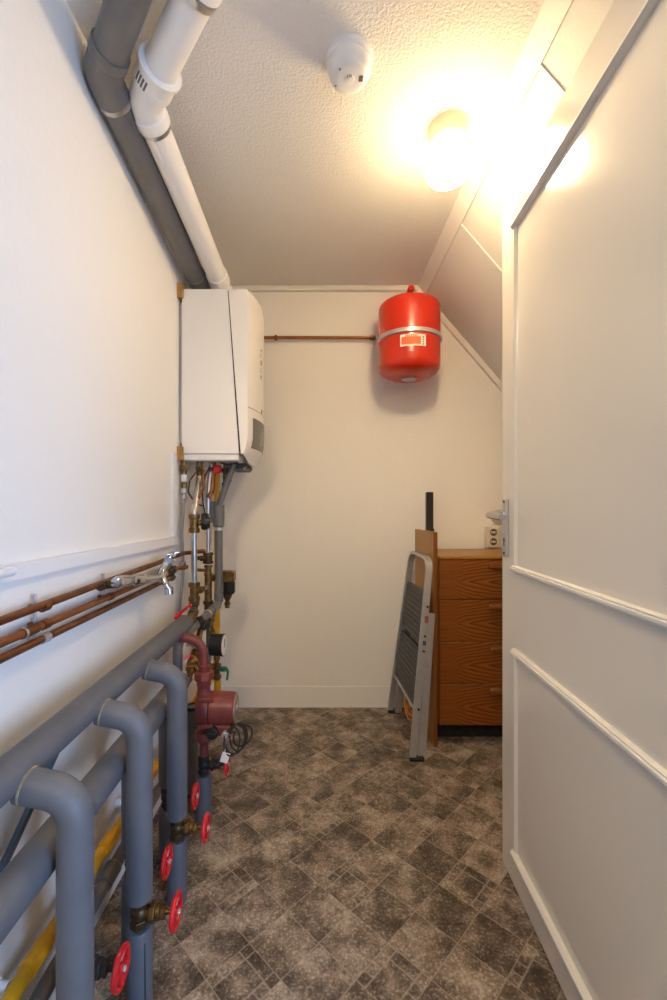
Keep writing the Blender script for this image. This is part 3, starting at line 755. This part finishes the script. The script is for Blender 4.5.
def gate_valve(root, x, y, z, length, dark=False, D=.072):
    m = M['iron'] if dark else M['brass_dark']
    mb = MB().cyl((x, y, z - .040), (x, y, z + .040), .0125, 16)
    mb.hex((x, y, z - .030), (x, y, z - .013), .0195).hex((x, y, z + .013), (x, y, z + .030), .0195).ball((x, y, z), .0205, 16)
    v = mb.build('gate_valve', m, root)
    bn_ = MB().cyl((x, y, z), (x + .030, y, z), .0135, 16).hex((x + .024, y, z), (x + .036, y, z), .0205).cyl((x + .036, y, z), (x + .047, y, z), .0165, 18, .002).hex((x + .047, y, z), (x + .058, y, z), .014)
    bn_.cyl((x + .058, y, z), (x + length, y, z), .0055, 12)
    bn_.build('bonnet', M['iron'] if dark else M['brass'], v)
    hand_wheel(v, (x + length, y, z), D)
    return v

def sleeve(pts, r, name, root, split=None):
    mb = MB().tube(pts, r, 28, caps=False)
    o = mb.build(name, M['foam'], root)
    return o
places = ['nearest the camera', 'second from the camera', 'third from the camera']
for k, y in enumerate((.722, .979, 1.236)):
    r = thing('insulated_riser', 'grey insulated riser bending off the upper header, ' + places[k], 'heating pipe', (RX, y, 0), 'supply risers')
    pth = fillet([(H1X + .018, y, .640), (RX, y, .623), (RX, y, .232)], .050, 10)
    # blunt rounded lower mouth
    MB().tube(pth, RR, 28).build('upper_insulation', M['foam'], r)
    c0 = V((H1X + .030, y, .6382)); ax = (V((RX, y, .623)) - V((H1X + .018, y, .640))).normalized()
    MB().lathe(c0 - ax * .004, ax, [(0, RR), (.001, RR + .0013), (.004, RR + .0013), (.005, RR)], 28).build('glued_seam', M['foam_seam'], r)
    MB().lathe((RX, y, 0), (0, 0, 1), [(0, RR), (.162, RR), (.168, RR - .004), (.168, .014)], 28).build('lower_insulation', M['foam'], r)
    if k == 1:
        MB().prism([(RX + .0195, y - .0205, .004), (RX + .0215, y - .0185, .004), (RX + .0195, y - .0200, .150), (RX + .0190, y - .0205, .150)], (0, 0, 0), (.0012, -.0012, 0)).build('split', M['groove'], r)
    gate_valve(r, RX, y, .200, .080)
rplaces = ['behind the riser nearest the camera', 'behind the second riser from the camera', 'behind the third riser, beside the pump']
for k, y in enumerate((.849, 1.104, 1.355)):
    r = thing('insulated_riser', 'straight grey insulated riser dropping from the lower header, ' + rplaces[k], 'heating pipe', (QX, y, 0), 'return risers')
    MB().lathe((QX, y, .246), (0, 0, 1), [(0, .015), (0, RR - .003), (.005, RR), (.196, RR), (.201, RR - .004), (.201, .014)], 28).build('upper_insulation', M['foam'], r)
    MB().cyl((QX, y, .44), (QX, y, .49), .013, 14).hex((QX, y, .450), (QX, y, .474), .020).build('connector', M['brass_dark'], r)
    MB().lathe((QX, y, 0), (0, 0, 1), [(0, RR), (.166, RR), (.172, RR - .004), (.172, .014)], 28).build('lower_insulation', M['foam'], r)
    gate_valve(r, QX, y, .210, .083, dark=True)

# ------------------------------------------------------------------ circulation pump
PY, PX = 1.54, -.402
pu = thing('circulation_pump', 'red-brown circulation pump on a pipe hanging over the floor', 'pump', (PX, PY, 0))
MB().tube(fillet([(H1X + .016, PY, .637), (PX, PY, .634), (PX, PY, .500)], .060, 10), .0155, 18).build('pump_pipe', M['pump'], pu)
MB().lathe((PX, PY, .545), (0, 0, -1), [(0, .0165), (.002, .0195), (.012, .0195), (.016, .018), (.024, .020)], 20).hex((PX, PY, .524), (PX, PY, .492), .0330, 8, .004).cyl((PX, PY, .492), (PX, PY, .455), .026, 20, .003, .020).build('upper_union', M['pump'], pu)
vol = MB().lathe((PX, PY, .475), (0, 0, -1), [(0, .021), (.03, .023), (.06, .030), (.10, .030), (.135, .024), (.165, .022)], 24)
vol.lathe((PX - .022, PY, .395), (1, 0, 0), [(0, .030), (.004, .048), (.018, .055), (.040, .057), (.046, .054)], 32)
vol.box((PX + .018, PY - .040, .437), (.05, .012, .012), .002).box((PX + .018, PY - .050, .355), (.05, .014, .012), .002)
vol.build('pump_housing', M['pump'], pu)
MB().lathe((PX + .024, PY, .395), (1, 0, 0), [(0, .050), (.004, .0565), (.068, .0535), (.082, .0525), (.086, .049)], 40).build('motor', M['pump'], pu)
fp = MB().lathe((PX + .110, PY, .395), (1, 0, 0), [(0, .047), (.003, .0455), (.003, .012), (.008, .010), (.008, .001)], 36, caps=False).build('faceplate', M['pump_cap'], pu)
tb = MB()
for k in range(5): tb.box((PX + .1135, PY - .022 + k * .011, .418 - (k % 2) * .045), (.001, .007, .012))
tb.build('plate_print', M['mark'], fp)
MB().box((PX + .070, PY - .010, .335), (.062, .070, .036), .006).build('terminal_box', M['pump'], pu)
MB().lathe((PX + .042, PY - .045, .335), (0, -1, 0), [(0, .020), (.003, .021), (.016, .020), (.018, .016)], 18).box((PX + .042, PY - .066, .335), (.040, .008, .010), .002).build('speed_knob', M['black'], pu)
MB().cyl((PX + .085, PY - .045, .332), (PX + .085, PY - .064, .330), .0115, 18, .002).build('cable_gland', M['galv'], pu)
MB().hex((PX, PY, .320), (PX, PY, .286), .0300, 8, .004).cyl((PX, PY, .286), (PX, PY, .270), .022, 18, .003, .017).cyl((PX, PY, .275), (PX, PY, .215), .0150, 18).build('lower_union', M['pump'], pu)
gate_valve(pu, PX, PY, .200, .080, dark=True)
MB().lathe((PX, PY, 0), (0, 0, 1), [(0, RR), (.158, RR), (.164, RR - .004), (.164, .014)], 28).build('lower_insulation', M['foam'], pu)
cb = thing('power_cable', 'black cable coiled and hanging under the red-brown pump', 'cable', (PX + .12, PY - .04, .30))
cl = MB(); gl = V((PX + .085, PY - .064, .330))
loops = [V(gl), gl + V((.004, -.02, -.03))]
for k in range(3):
    c_ = V((PX + .108 + .010 * k, PY - .055 + .006 * k, .308 + .004 * k)); a_r = .026 + .005 * (k % 2)
    for i in range(22):
        a = PI * .95 + 2 * PI * i / 22
        loops.append(c_ + V((a_r * math.cos(a), .016 * math.sin(a + k), .040 * math.sin(a) * (1 + .12 * k))))
c_ = V((PX + .140, PY - .03, .314))
for i in range(20):
    a = PI * .8 + 1.7 * PI * i / 19
    loops.append(c_ + V((.028 * math.cos(a), .02 * math.cos(a), .034 * math.sin(a))))
cl.tube(fillet(loops, 0), .0032, 8)
cl.build('coil', M['rubber'], cb)
MB().box((PX + .088, PY - .070, .262), (.026, .002, .034), .0005, Matrix.Rotation(.3, 3, 'Y')).cyl((PX + .088, PY - .069, .276), (PX + .088, PY - .066, .330), .0012, 6).build('paper_tag', M['paper'], cb)

# ------------------------------------------------------------------ pipes below the boiler
def fit(mb, p, d, L, r):            # threaded fitting: ring - body - ring
    p, d = V(p), V(d).normalized()
    mb.lathe(p, d, [(0, r * .8), (.001, r), (L * .22, r), (L * .26, r * .78), (L * .74, r * .78), (L * .78, r), (L - .001, r), (L, r * .8)], 18)
    return mb
AX, AY = -.517, 1.830
fa = thing('flow_pipe', 'bright steel pipe from boiler to the upper header valve', 'pipe', (AX, AY, .68), 'pipes below the boiler')
MB().tube(fillet([(AX, AY, .680), (AX, AY, 1.075), (-.524, 1.935, 1.215), (-.524, 1.94, 1.292)], [.08, .05]), lambda t: .0118 if t < .12 else .0148, 18).build('pipe', M['steel'], fa)
t1 = fit(MB(), (AX, AY, .984), (0, 0, 1), .076, .0225); t1.cyl((AX, AY, 1.022), (AX + .038, AY + .02, 1.025), .010, 14).hex((AX + .02, AY + .01, 1.025), (AX + .035, AY + .016, 1.025), .0135)
t1.build('tee', M['brass'], fa)
act = MB().lathe((AX + .026, AY + .012, 1.025), (1, .35, 0), [(0, .012), (.003, .026), (.012, .028), (.024, .024), (.034, .022), (.036, .008)], 18).box((AX + .040, AY + .018, 1.030), (.026, .036, .07), .006)
plabel(act.build('valve_motor', M['black'], fa), 'black valve actuator')
t2 = fit(MB(), (AX, AY, .704), (0, 0, 1), .076, .0235); t2.cyl((AX, AY, .742), (AX + .02, AY + .06, .742), .011, 14).hex((AX + .010, AY + .030, .742), (AX + .018, AY + .05, .742), .0155)
t2.build('tee', M['brass'], fa)
MB().cyl((AX + .018, AY + .05, .742), (-.490, 1.945, .742), .009, 14).build('cross_link', M['steel'], fa)
e1 = MB().tube(fillet([(AX, AY, .700), (AX, AY, .664), (H1X, 1.745, .6585)], .03), .0155, 16).hex((AX, AY, .684), (AX, AY, .702), .0215)
fit(e1, (AX + .004, AY - .022, .663), (H1X - AX, -.085, 0), .045, .020)
e1.build('elbow', M['brass_dark'], fa)
bv = thing('ball_valve', 'brass ball valve with red lever at the upper header end', 'valve', (H1X, 1.72, H1Z), 'red lever ball valves')
MB().hex((H1X, 1.684, H1Z), (H1X, 1.702, H1Z), .0205).lathe((H1X, 1.70, H1Z), (0, 1, 0), [(0, .014), (.008, .020), (.020, .020), (.028, .014)], 18).hex((H1X, 1.726, H1Z), (H1X, 1.746, H1Z), .0205).cyl((H1X - .004, 1.714, H1Z + .004), (H1X - .036, 1.708, H1Z + .010), .008, 12).build('valve_body', M['brass'], bv)
lv = MB().ball((H1X - .042, 1.704, H1Z + .010), .0140, 14, (1, 1.1, 1.0)).ribbon(fillet([(H1X - .042, 1.704, H1Z + .012), (H1X - .030, 1.712, H1Z + .028), (H1X - .012, 1.722, H1Z + .044), (H1X - .004, 1.73, H1Z + .048)], .02), (.4, 1, -.2), .012, .006).ball((H1X - .003, 1.731, H1Z + .048), .0080, 12)
plabel(lv.build('lever', M['redplastic'], bv), 'red lever')
bv2 = thing('ball_valve', 'brass ball valve at the lower header end behind the pump pipe', 'valve', (H2X, 1.60, .53), 'red lever ball valves')
v0, v1 = V((-.456, 1.575, .512)), V((-.464, 1.675, .556)); vd = (v1 - v0).normalized()
m_ = MB().hex(v0, v0 + vd * .020, .0205).lathe(v0 + vd * .018, vd, [(0, .014), (.008, .021), (.026, .021), (.034, .014)], 18).hex(v0 + vd * .050, v0 + vd * .072, .0205).hex(v0 + vd * .086, v0 + vd * .104, .0185)
m_.tube(fillet([(H2X, 1.492, H2Z), (-.458, 1.540, .492), v0, v1, (-.482, 1.80, .60), (-.490, 1.945, .615)], .03), .0125, 14).hex((-.460, 1.515, .502), (-.458, 1.535, .495), .020)
m_.build('valve_body', M['brass'], bv2)
plabel(MB().ribbon([(-.490, 1.60, .545), (-.470, 1.612, .553)], (0, 1, 0), .011, .008).cyl((-.470, 1.612, .553), (-.462, 1.615, .535), .006, 10).build('lever', M['redplastic'], bv2), 'red lever')
plabel(MB().ribbon([(-.496, 1.655, .578), (-.450, 1.66, .576)], (0, 1, 0), .014, .007).cyl((-.474, 1.658, .577), (-.464, 1.66, .555), .006, 10).build('wing_handle', M['chrome'], bv2), 'chrome wing handle')
sp_ = thing('standpipe', 'short grey standpipe with black rim behind the third riser', 'pipe', (-.474, 1.66, 0))
MB().lathe((-.474, 1.66, 0), (0, 0, 1), [(0, .0215), (.30, .0215), (.302, .0255), (.345, .0255)], 24).build('pipe', M['grey_pipe'], sp_)
MB().lathe((-.474, 1.66, .338), (0, 0, 1), [(0, .0258), (.001, .0272), (.012, .0272), (.012, .0215), (.004, .0210)], 24, caps=False).build('rim', M['black'], sp_)

BX_, BY_ = -.490, 1.950
fb = thing('return_pipe', 'steel and brass pipe beside the grey drain under the boiler', 'pipe', (BX_, BY_, .66), 'pipes below the boiler')
MB().tube(fillet([(BX_, BY_, .830), (BX_, BY_, 1.14), (-.478, 1.965, 1.30)], .06), .0092, 16).build('pipe', M['steel'], fb)
MB().tube(fillet([(BX_ + .002, BY_ - .01, 1.130), (-.474, 1.955, 1.16), (-.470, 1.97, 1.295)], .04), .0105, 14).build('copper_bend', M['copper'], fb)
x1 = fit(MB(), (BX_, BY_, .842), (0, 0, 1), .048, .0225); x1.hex((BX_, BY_, .866), (BX_ - .034, BY_ - .01, .866), .013).cyl((BX_ - .02, BY_, .866), (BX_ - .045, BY_ - .012, .868), .009, 12)
x1.build('cross_fitting', M['brass_dark'], fb)
x2 = fit(MB(), (BX_, BY_, .790), (0, 0, 1), .046, .0180); x2.cyl((BX_, BY_, .812), (BX_ - .05, BY_ - .01, .816), .007, 12)
x2.build('union', M['brass'], fb)
MB().cyl((BX_, BY_, .675), (BX_, BY_, .795), .0160, 18, .003).build('brass_sleeve', M['brass'], fb)
x3 = fit(MB(), (BX_, BY_, .618), (0, 0, 1), .062, .0215); x3.build('lower_union', M['brass_dark'], fb)
MB().tube(fillet([(BX_, BY_, .63), (BX_, BY_, .55), (BX_, BY_, .30)], .05), .009, 14).build('lower_pipe', M['bluegrey'], fb)

# row of brass boiler connections
for x, y, lab in ((-.579, 1.895, 'brass boiler connection above the white flexible hose'), (-.522, 1.93, 'brass boiler connection above the bright steel pipe'), (-.478, 1.965, 'brass boiler connection left of the red knob'), (-.430, 2.03, 'brass boiler connection right of the red knob')):
    c = thing('boiler_connection', lab, 'pipe fitting', (x, y, 1.25), 'brass connections under the boiler')
    mb = MB().hex((x, y, 1.246), (x, y, 1.266), .0175).cyl((x, y, 1.262), (x, y, 1.290), .011, 14).cyl((x, y, 1.226), (x, y, 1.248), .0125, 14)
    mb.build('nut', M['brass'], c)
    MB().cyl((x, y, 1.258), (x + .004, y - .034, 1.254), .0085, 12, .002).hex((x + .003, y - .022, 1.2555), (x + .004, y - .034, 1.254), .011).build('drain_plug', M['brass_dark'], c)
rk = thing('red_knob', 'round red relief valve knob under the boiler', 'valve knob', (-.455, 1.95, 1.257))
MB().lathe((-.455, 1.992, 1.256), (-.05, -1, 0), [(0, .012), (.010, .013), (.012, .021), (.034, .020), (.040, .016)], 12, phase=.2).build('cap', M['redplastic'], rk)
MB().cyl((-.455, 2.03, 1.256), (-.455, 1.985, 1.256), .010, 14).build('stem', M['brass'], rk)
for (pts, lab) in (([(-.515, 1.90, 1.255), (-.545, 1.86, 1.20), (-.548, 1.85, 1.15), (-.520, 1.86, 1.105), (-.495, 1.87, 1.095)], 'black wire looping left around the steel pipe'),
                   ([(-.470, 1.91, 1.27), (-.490, 1.90, 1.225), (-.497, 1.88, 1.16), (-.490, 1.86, 1.11), (-.472, 1.83, 1.06)], 'black wire running down to the valve actuator'),
                   ([(-.36, 1.95, 1.285), (-.40, 1.93, 1.272), (-.43, 1.92, 1.282)], 'short black wire under the boiler edge')):
    w = MB().tube(fillet(pts, .03), .0032, 8).build('control_wire', M['rubber'], None, pts[0]); tag(w, lab, 'wire', 'control wires under the boiler')
tag(MB().tube(fillet([(-.500, 1.90, 1.25), (-.492, 1.88, 1.17), (-.512, 1.86, 1.12), (-.518, 1.86, 1.09)], .03), .006, 10).build('copper_capillary', M['copper'], None, (-.5, 1.9, 1.25)), 'thin curved copper tube beside the steel pipe under the boiler', 'pipe')
sv = thing('plastic_valve', 'small black plastic tap hanging under the boiler drain', 'valve', (-.43, 2.03, 1.2))
MB().box((-.430, 2.03, 1.215), (.022, .022, .045), .004).box((-.412, 2.02, 1.228), (.020, .018, .052), .004).build('body', M['black'], sv)
MB().cyl((-.436, 2.01, 1.20), (-.436, 2.01, 1.17), .008, 10).build('nozzle', M['rubber'], sv)

# flexible filling hose on the wall
hs = thing('flexible_hose', 'thin grey flexible hose hanging from white union on the left', 'hose', (-.556, 1.93, 1.2), 'pipes below the boiler')
HXx = -.579
MB().cyl((HXx, 1.895, 1.196), (HXx, 1.895, 1.230), .0125, 16, .002).build('white_union', M['trunk'], hs)
MB().hex((HXx, 1.895, 1.172), (HXx, 1.895, 1.196), .0135).build('brass_nut', M['brass'], hs)
MB().lathe((HXx, 1.895, 1.172), (0, 0, -1), [(0, .010), (.006, .016), (.022, .017), (.028, .010), (.034, .011), (.044, .012), (.050, .008)], 16).build('grey_knob', M['galv'], hs)
MB().tube([(HXx, 1.895, 1.125), (HXx - .004, 1.893, 1.05), (HXx - .008, 1.890, .97), (HXx - .002, 1.885, .88), (HXx, 1.88, .80), (HXx - .008, 1.875, .70), (HXx - .012, 1.87, .62)], .0062, 12).build('hose', mat('grey_hose', (.34, .34, .35), .45), hs)
MB().lathe((HXx - .002, 1.884, .862), (0, 0, -1), [(0, .008), (.003, .013), (.014, .013), (.020, .010), (.026, .014), (.036, .012), (.040, .008)], 12).build('chrome_coupling', M['chrome'], hs)

# condensate drain
DX, DY = -.455, 2.000
dn_ = thing('drain_pipe', 'grey plastic condensate drain bending under the boiler', 'pipe', (DX, DY, .65), 'pipes below the boiler')
MB().tube([(-.388, DY, 1.285), (DX + .004, DY, 1.105), (DX + .002, DY, 1.07)], .0145, 18).build('inlet_tube', M['grey_pipe'], dn_)
MB().lathe((DX, DY, 1.000), (0, 0, 1), [(0, .020), (.004, .0255), (.098, .0255), (.100, .0235), (.100, .017)], 28).cyl((DX - .030, DY + .004, 1.02), (DX - .030, DY + .004, 1.115), .016, 18, .002).build('funnel', M['grey_pipe'], dn_)
MB().lathe((DX, DY, .985), (0, 0, 1), [(0, .0185), (0, .0215), (.014, .0215), (.014, .0185)], 24).build('hose_clip', M['galv'], dn_)
MB().tube(fillet([(DX, DY, 1.01), (DX, DY, .655), (-.516, 1.615, .600), (-.516, 1.600, .150), (-.553, 1.50, .126), (-.553, YF, .120)], [.035, .035, .03, .03]), .0175, 18).build('pipe', M['grey_pipe'], dn_)
for a, b in (((DX, DY, .655), (-.516, 1.615, .600)),):
    a, b = V(a), V(b); d = (b - a).normalized()
    MB().lathe(a + d * .02, d, [(0, .018), (.002, .0205), (.06, .0205), (.062, .018)], 24).build('elbow_socket', M['grey_pipe'], dn_)
    MB().lathe(a + d * .12, d, [(0, .018), (.001, .0195), (.006, .0195), (.008, .018)], 24).build('ring', M['galv'], dn_)
MB().lathe((DX, DY, .665), (0, 0, 1), [(0, .018), (.002, .0205), (.04, .0205), (.042, .018)], 24).build('elbow_socket', M['grey_pipe'], dn_)
MB().lathe((-.553, 1.19, .1265), (0, -1, 0), [(0, .018), (.002, .0215), (.055, .0215), (.057, .018)], 24).build('coupling', M['grey_pipe'], dn_)
MB().lathe((-.553, 1.192, .1265), (0, -1, 0), [(0, .0178), (.001, .0220), (.004, .0220), (.005, .0178)], 24).build('glued_seam', M['foam_seam'], dn_)
du = thing('drain_union', 'dark brass union with wing nut behind the red-brown pipe', 'pipe fitting', (-.47, 1.76, .60))
m_ = MB().lathe((-.488, 1.775, .640), (.3, .5, -.6), [(0, .012), (.004, .021), (.016, .023), (.028, .019), (.034, .024), (.048, .022), (.052, .012)], 14)
m_.ribbon([(-.515, 1.79, .610), (-.445, 1.81, .616)], (0, 1, 0), .02, .014)
m_.build('union', M['iron'], du)

# gas pipe
GX, GZ = -.552, .215
gp = thing('gas_pipe', 'yellow painted gas pipe low on the left wall rising in the corner', 'gas pipe', (GX, 1.4, GZ))
MB().tube(fillet([(GX, YF, GZ), (GX, 2.29, GZ), (-.530, 2.29, .30), (-.530, 2.29, 1.285)], [.05, .05]), .0152, 20).build('pipe', M['yellow'], gp)
for y in (.835, 1.130, 1.62, 1.92): MB().lathe((GX, y, GZ), (0, 1, 0), [(0, .0150), (.001, .0182), (.055, .0182), (.056, .0150)], 22).build('coupling', M['yellow'], gp)
for y in (.80, 1.30):
    MB().cyl((GX - .014, y + .007, GZ + .004), (XL, y + .007, GZ + .007), .009, 14).lathe((XL + .018, y + .007, GZ + .006), (-1, 0, 0), [(0, .011), (.002, .013), (.016, .013)], 16).build('clip', M['trunk'], gp)
gv = MB().tube(fillet([(-.530, 2.12, .40), (-.475, 1.86, .40), (-.475, 1.86, .33)], .02), .016, 16).hex((-.485, 1.90, .40), (-.48, 1.875, .40), .023)
plabel(MB().lathe((-.500, 1.90, .385), (0, 0, -1), [(0, .018), (.01, .026), (.05, .026), (.06, .018)], 18).cyl((-.500, 1.90, .33), (-.552, 1.95, .225), .014, 14).build('yellow_branch', M['yellow'], gp), 'yellow branch pipe with wide coupling')
gv.build('branch_elbow', M['brass'], gp)

# pressure gauge and its green drain tap
pg = thing('pressure_gauge', 'black round pressure gauge with green lever tap under it', 'pressure gauge', (-.405, 1.75, .36))
gc_ = V((-.407, 1.75, .548)); ga = V((1, -.04, 0)).normalized()
MB().lathe(gc_ - ga * .022, ga, [(0, .030), (.002, .041), (.042, .042), (.048, .044), (.052, .043)], 36).build('gauge_case', M['black'], pg)
gf = MB().lathe(gc_ - ga * .022, ga, [(.0505, .040), (.0535, .0395), (.0535, .001)], 36, caps=False).build('dial', M['gaugeface'], pg)
MB().box(gc_ + ga * .0325 + V((0, 0, .008)), (.0012, .003, .034), 0, Matrix.Rotation(-.04, 3, 'Z')).build('needle', M['black'], gf)
s_ = MB().cyl((-.405, 1.75, .510), (-.405, 1.75, .335), .0085, 14).hex((-.405, 1.75, .490), (-.405, 1.75, .508), .0135)
fit(s_, (-.405, 1.75, .415), (0, 0, 1), .058, .0165); s_.cyl((-.405, 1.75, .462), (-.458, 1.72, .470), .009, 14).hex((-.418, 1.742, .464), (-.436, 1.732, .467), .0145)
s_.build('brass_stem', M['brass'], pg)
MB().cyl((-.4035, 1.75, .410), (-.4035, 1.75, .330), .0135, 16, .002).build('yellow_sleeve', M['yellow'], pg)
gl_ = MB().cyl((-.405, 1.75, .455), (-.372, 1.738, .455), .009, 14).ribbon(fillet([(-.385, 1.742, .460), (-.366, 1.735, .463), (-.358, 1.732, .448), (-.362, 1.732, .418)], .012), (0, 1, 0), .014, .008)
plabel(gl_.build('lever', M['green'], pg), 'green lever')
MB().tube(fillet([(-.405, 1.75, .340), (-.405, 1.75, .305), (-.46, 1.76, .30), (-.50, 1.80, .295)], .02), .012, 14).build('lower_bend', M['brass_dark'], pg)
ng = MB().tube(fillet([(-.462, 1.90, .62), (-.462, 1.90, .585), (-.430, 1.80, .55), (-.41, 1.76, .545)], .02), .008, 12).hex((-.462, 1.90, .63), (-.462, 1.90, .60), .014)
ng.hex((-.448, 1.855, .571), (-.440, 1.83, .561), .0135)
ng.build('brass_link', M['brass'], pg)

# brass regulator on the right of the drain
rg = thing('brass_regulator', 'brass regulator with black cap right of the grey drain', 'valve', (-.42, 1.97, .68))
MB().box((-.432, 1.995 + .045, .772), (.085, .060, .050), .006).hex((-.47, 2.03, .772), (-.50, 1.97, .770), .016).build('regulator_body', M['brass'], rg)
MB().lathe((-.415, 2.030, .752), (0, 0, -1), [(0, .020), (.004, .027), (.050, .027), (.058, .022)], 20).box((-.403, 2.026, .722), (.030, .045, .055), .008).build('cap', M['black'], rg)
MB().lathe((-.422, 2.03, .697), (0, 0, -1), [(0, .022), (.020, .018), (.032, .010), (.040, .010), (.042, .014), (.052, .014), (.054, .011), (.066, .011)], 18).build('drain_nipple', M['brass'], rg)

# ------------------------------------------------------------------ light
w = bpy.data.worlds.new('World'); scene.world = w; w.use_nodes = True
bg = w.node_tree.nodes['Background']; bg.inputs['Color'].default_value = (.62, .80, 1.0, 1); bg.inputs['Strength'].default_value = .35
al = bpy.data.lights.new('landing_daylight', 'AREA'); al.shape = 'RECTANGLE'; al.size = .9; al.size_y = 1.1; al.energy = 44; al.color = (.42, .62, 1.0)
ao = bpy.data.objects.new('landing_daylight', al); C.objects.link(ao); ao.location = (1.25, -.55, 1.05)
ao.rotation_euler = (V((-.5, .9, .5)) - V(ao.location)).to_track_quat('-Z', 'Y').to_euler()

hl = bpy.data.lights.new('added_warm_fill', 'AREA'); hl.shape = 'DISK'; hl.size = .5; hl.energy = 28; hl.color = (1.0, .76, .48)  # added warm fill behind the camera, lifts lower back wall, floor and door
ho = bpy.data.objects.new('added_warm_fill', hl); C.objects.link(ho); ho.location = (-.38, -1.0, 2.45)
ho.rotation_euler = (V((.25, 1.7, .5)) - V(ho.location)).to_track_quat('-Z', 'Y').to_euler()

# ------------------------------------------------------------------ camera
cam = bpy.data.cameras.new('camera'); co = bpy.data.objects.new('camera', cam); C.objects.link(co)
co.location = (0, 0, 1.09); co.rotation_euler = (PI / 2, 0, 0)
cam.sensor_fit = 'AUTO'; cam.sensor_width = 36; cam.lens = 445 / 1000 * 36
cam.shift_x = .0135; cam.shift_y = .007; cam.clip_start = .01
scene.camera = co
vs_ = scene.view_settings
vs_.view_transform = 'Standard'; vs_.look = 'None'; vs_.gamma = 1; vs_.use_curve_mapping = False; vs_.exposure = 0.0
scene.cycles.max_bounces = 12; scene.cycles.diffuse_bounces = 9
for o in C.objects:
    if '_loc' in o: del o['_loc']
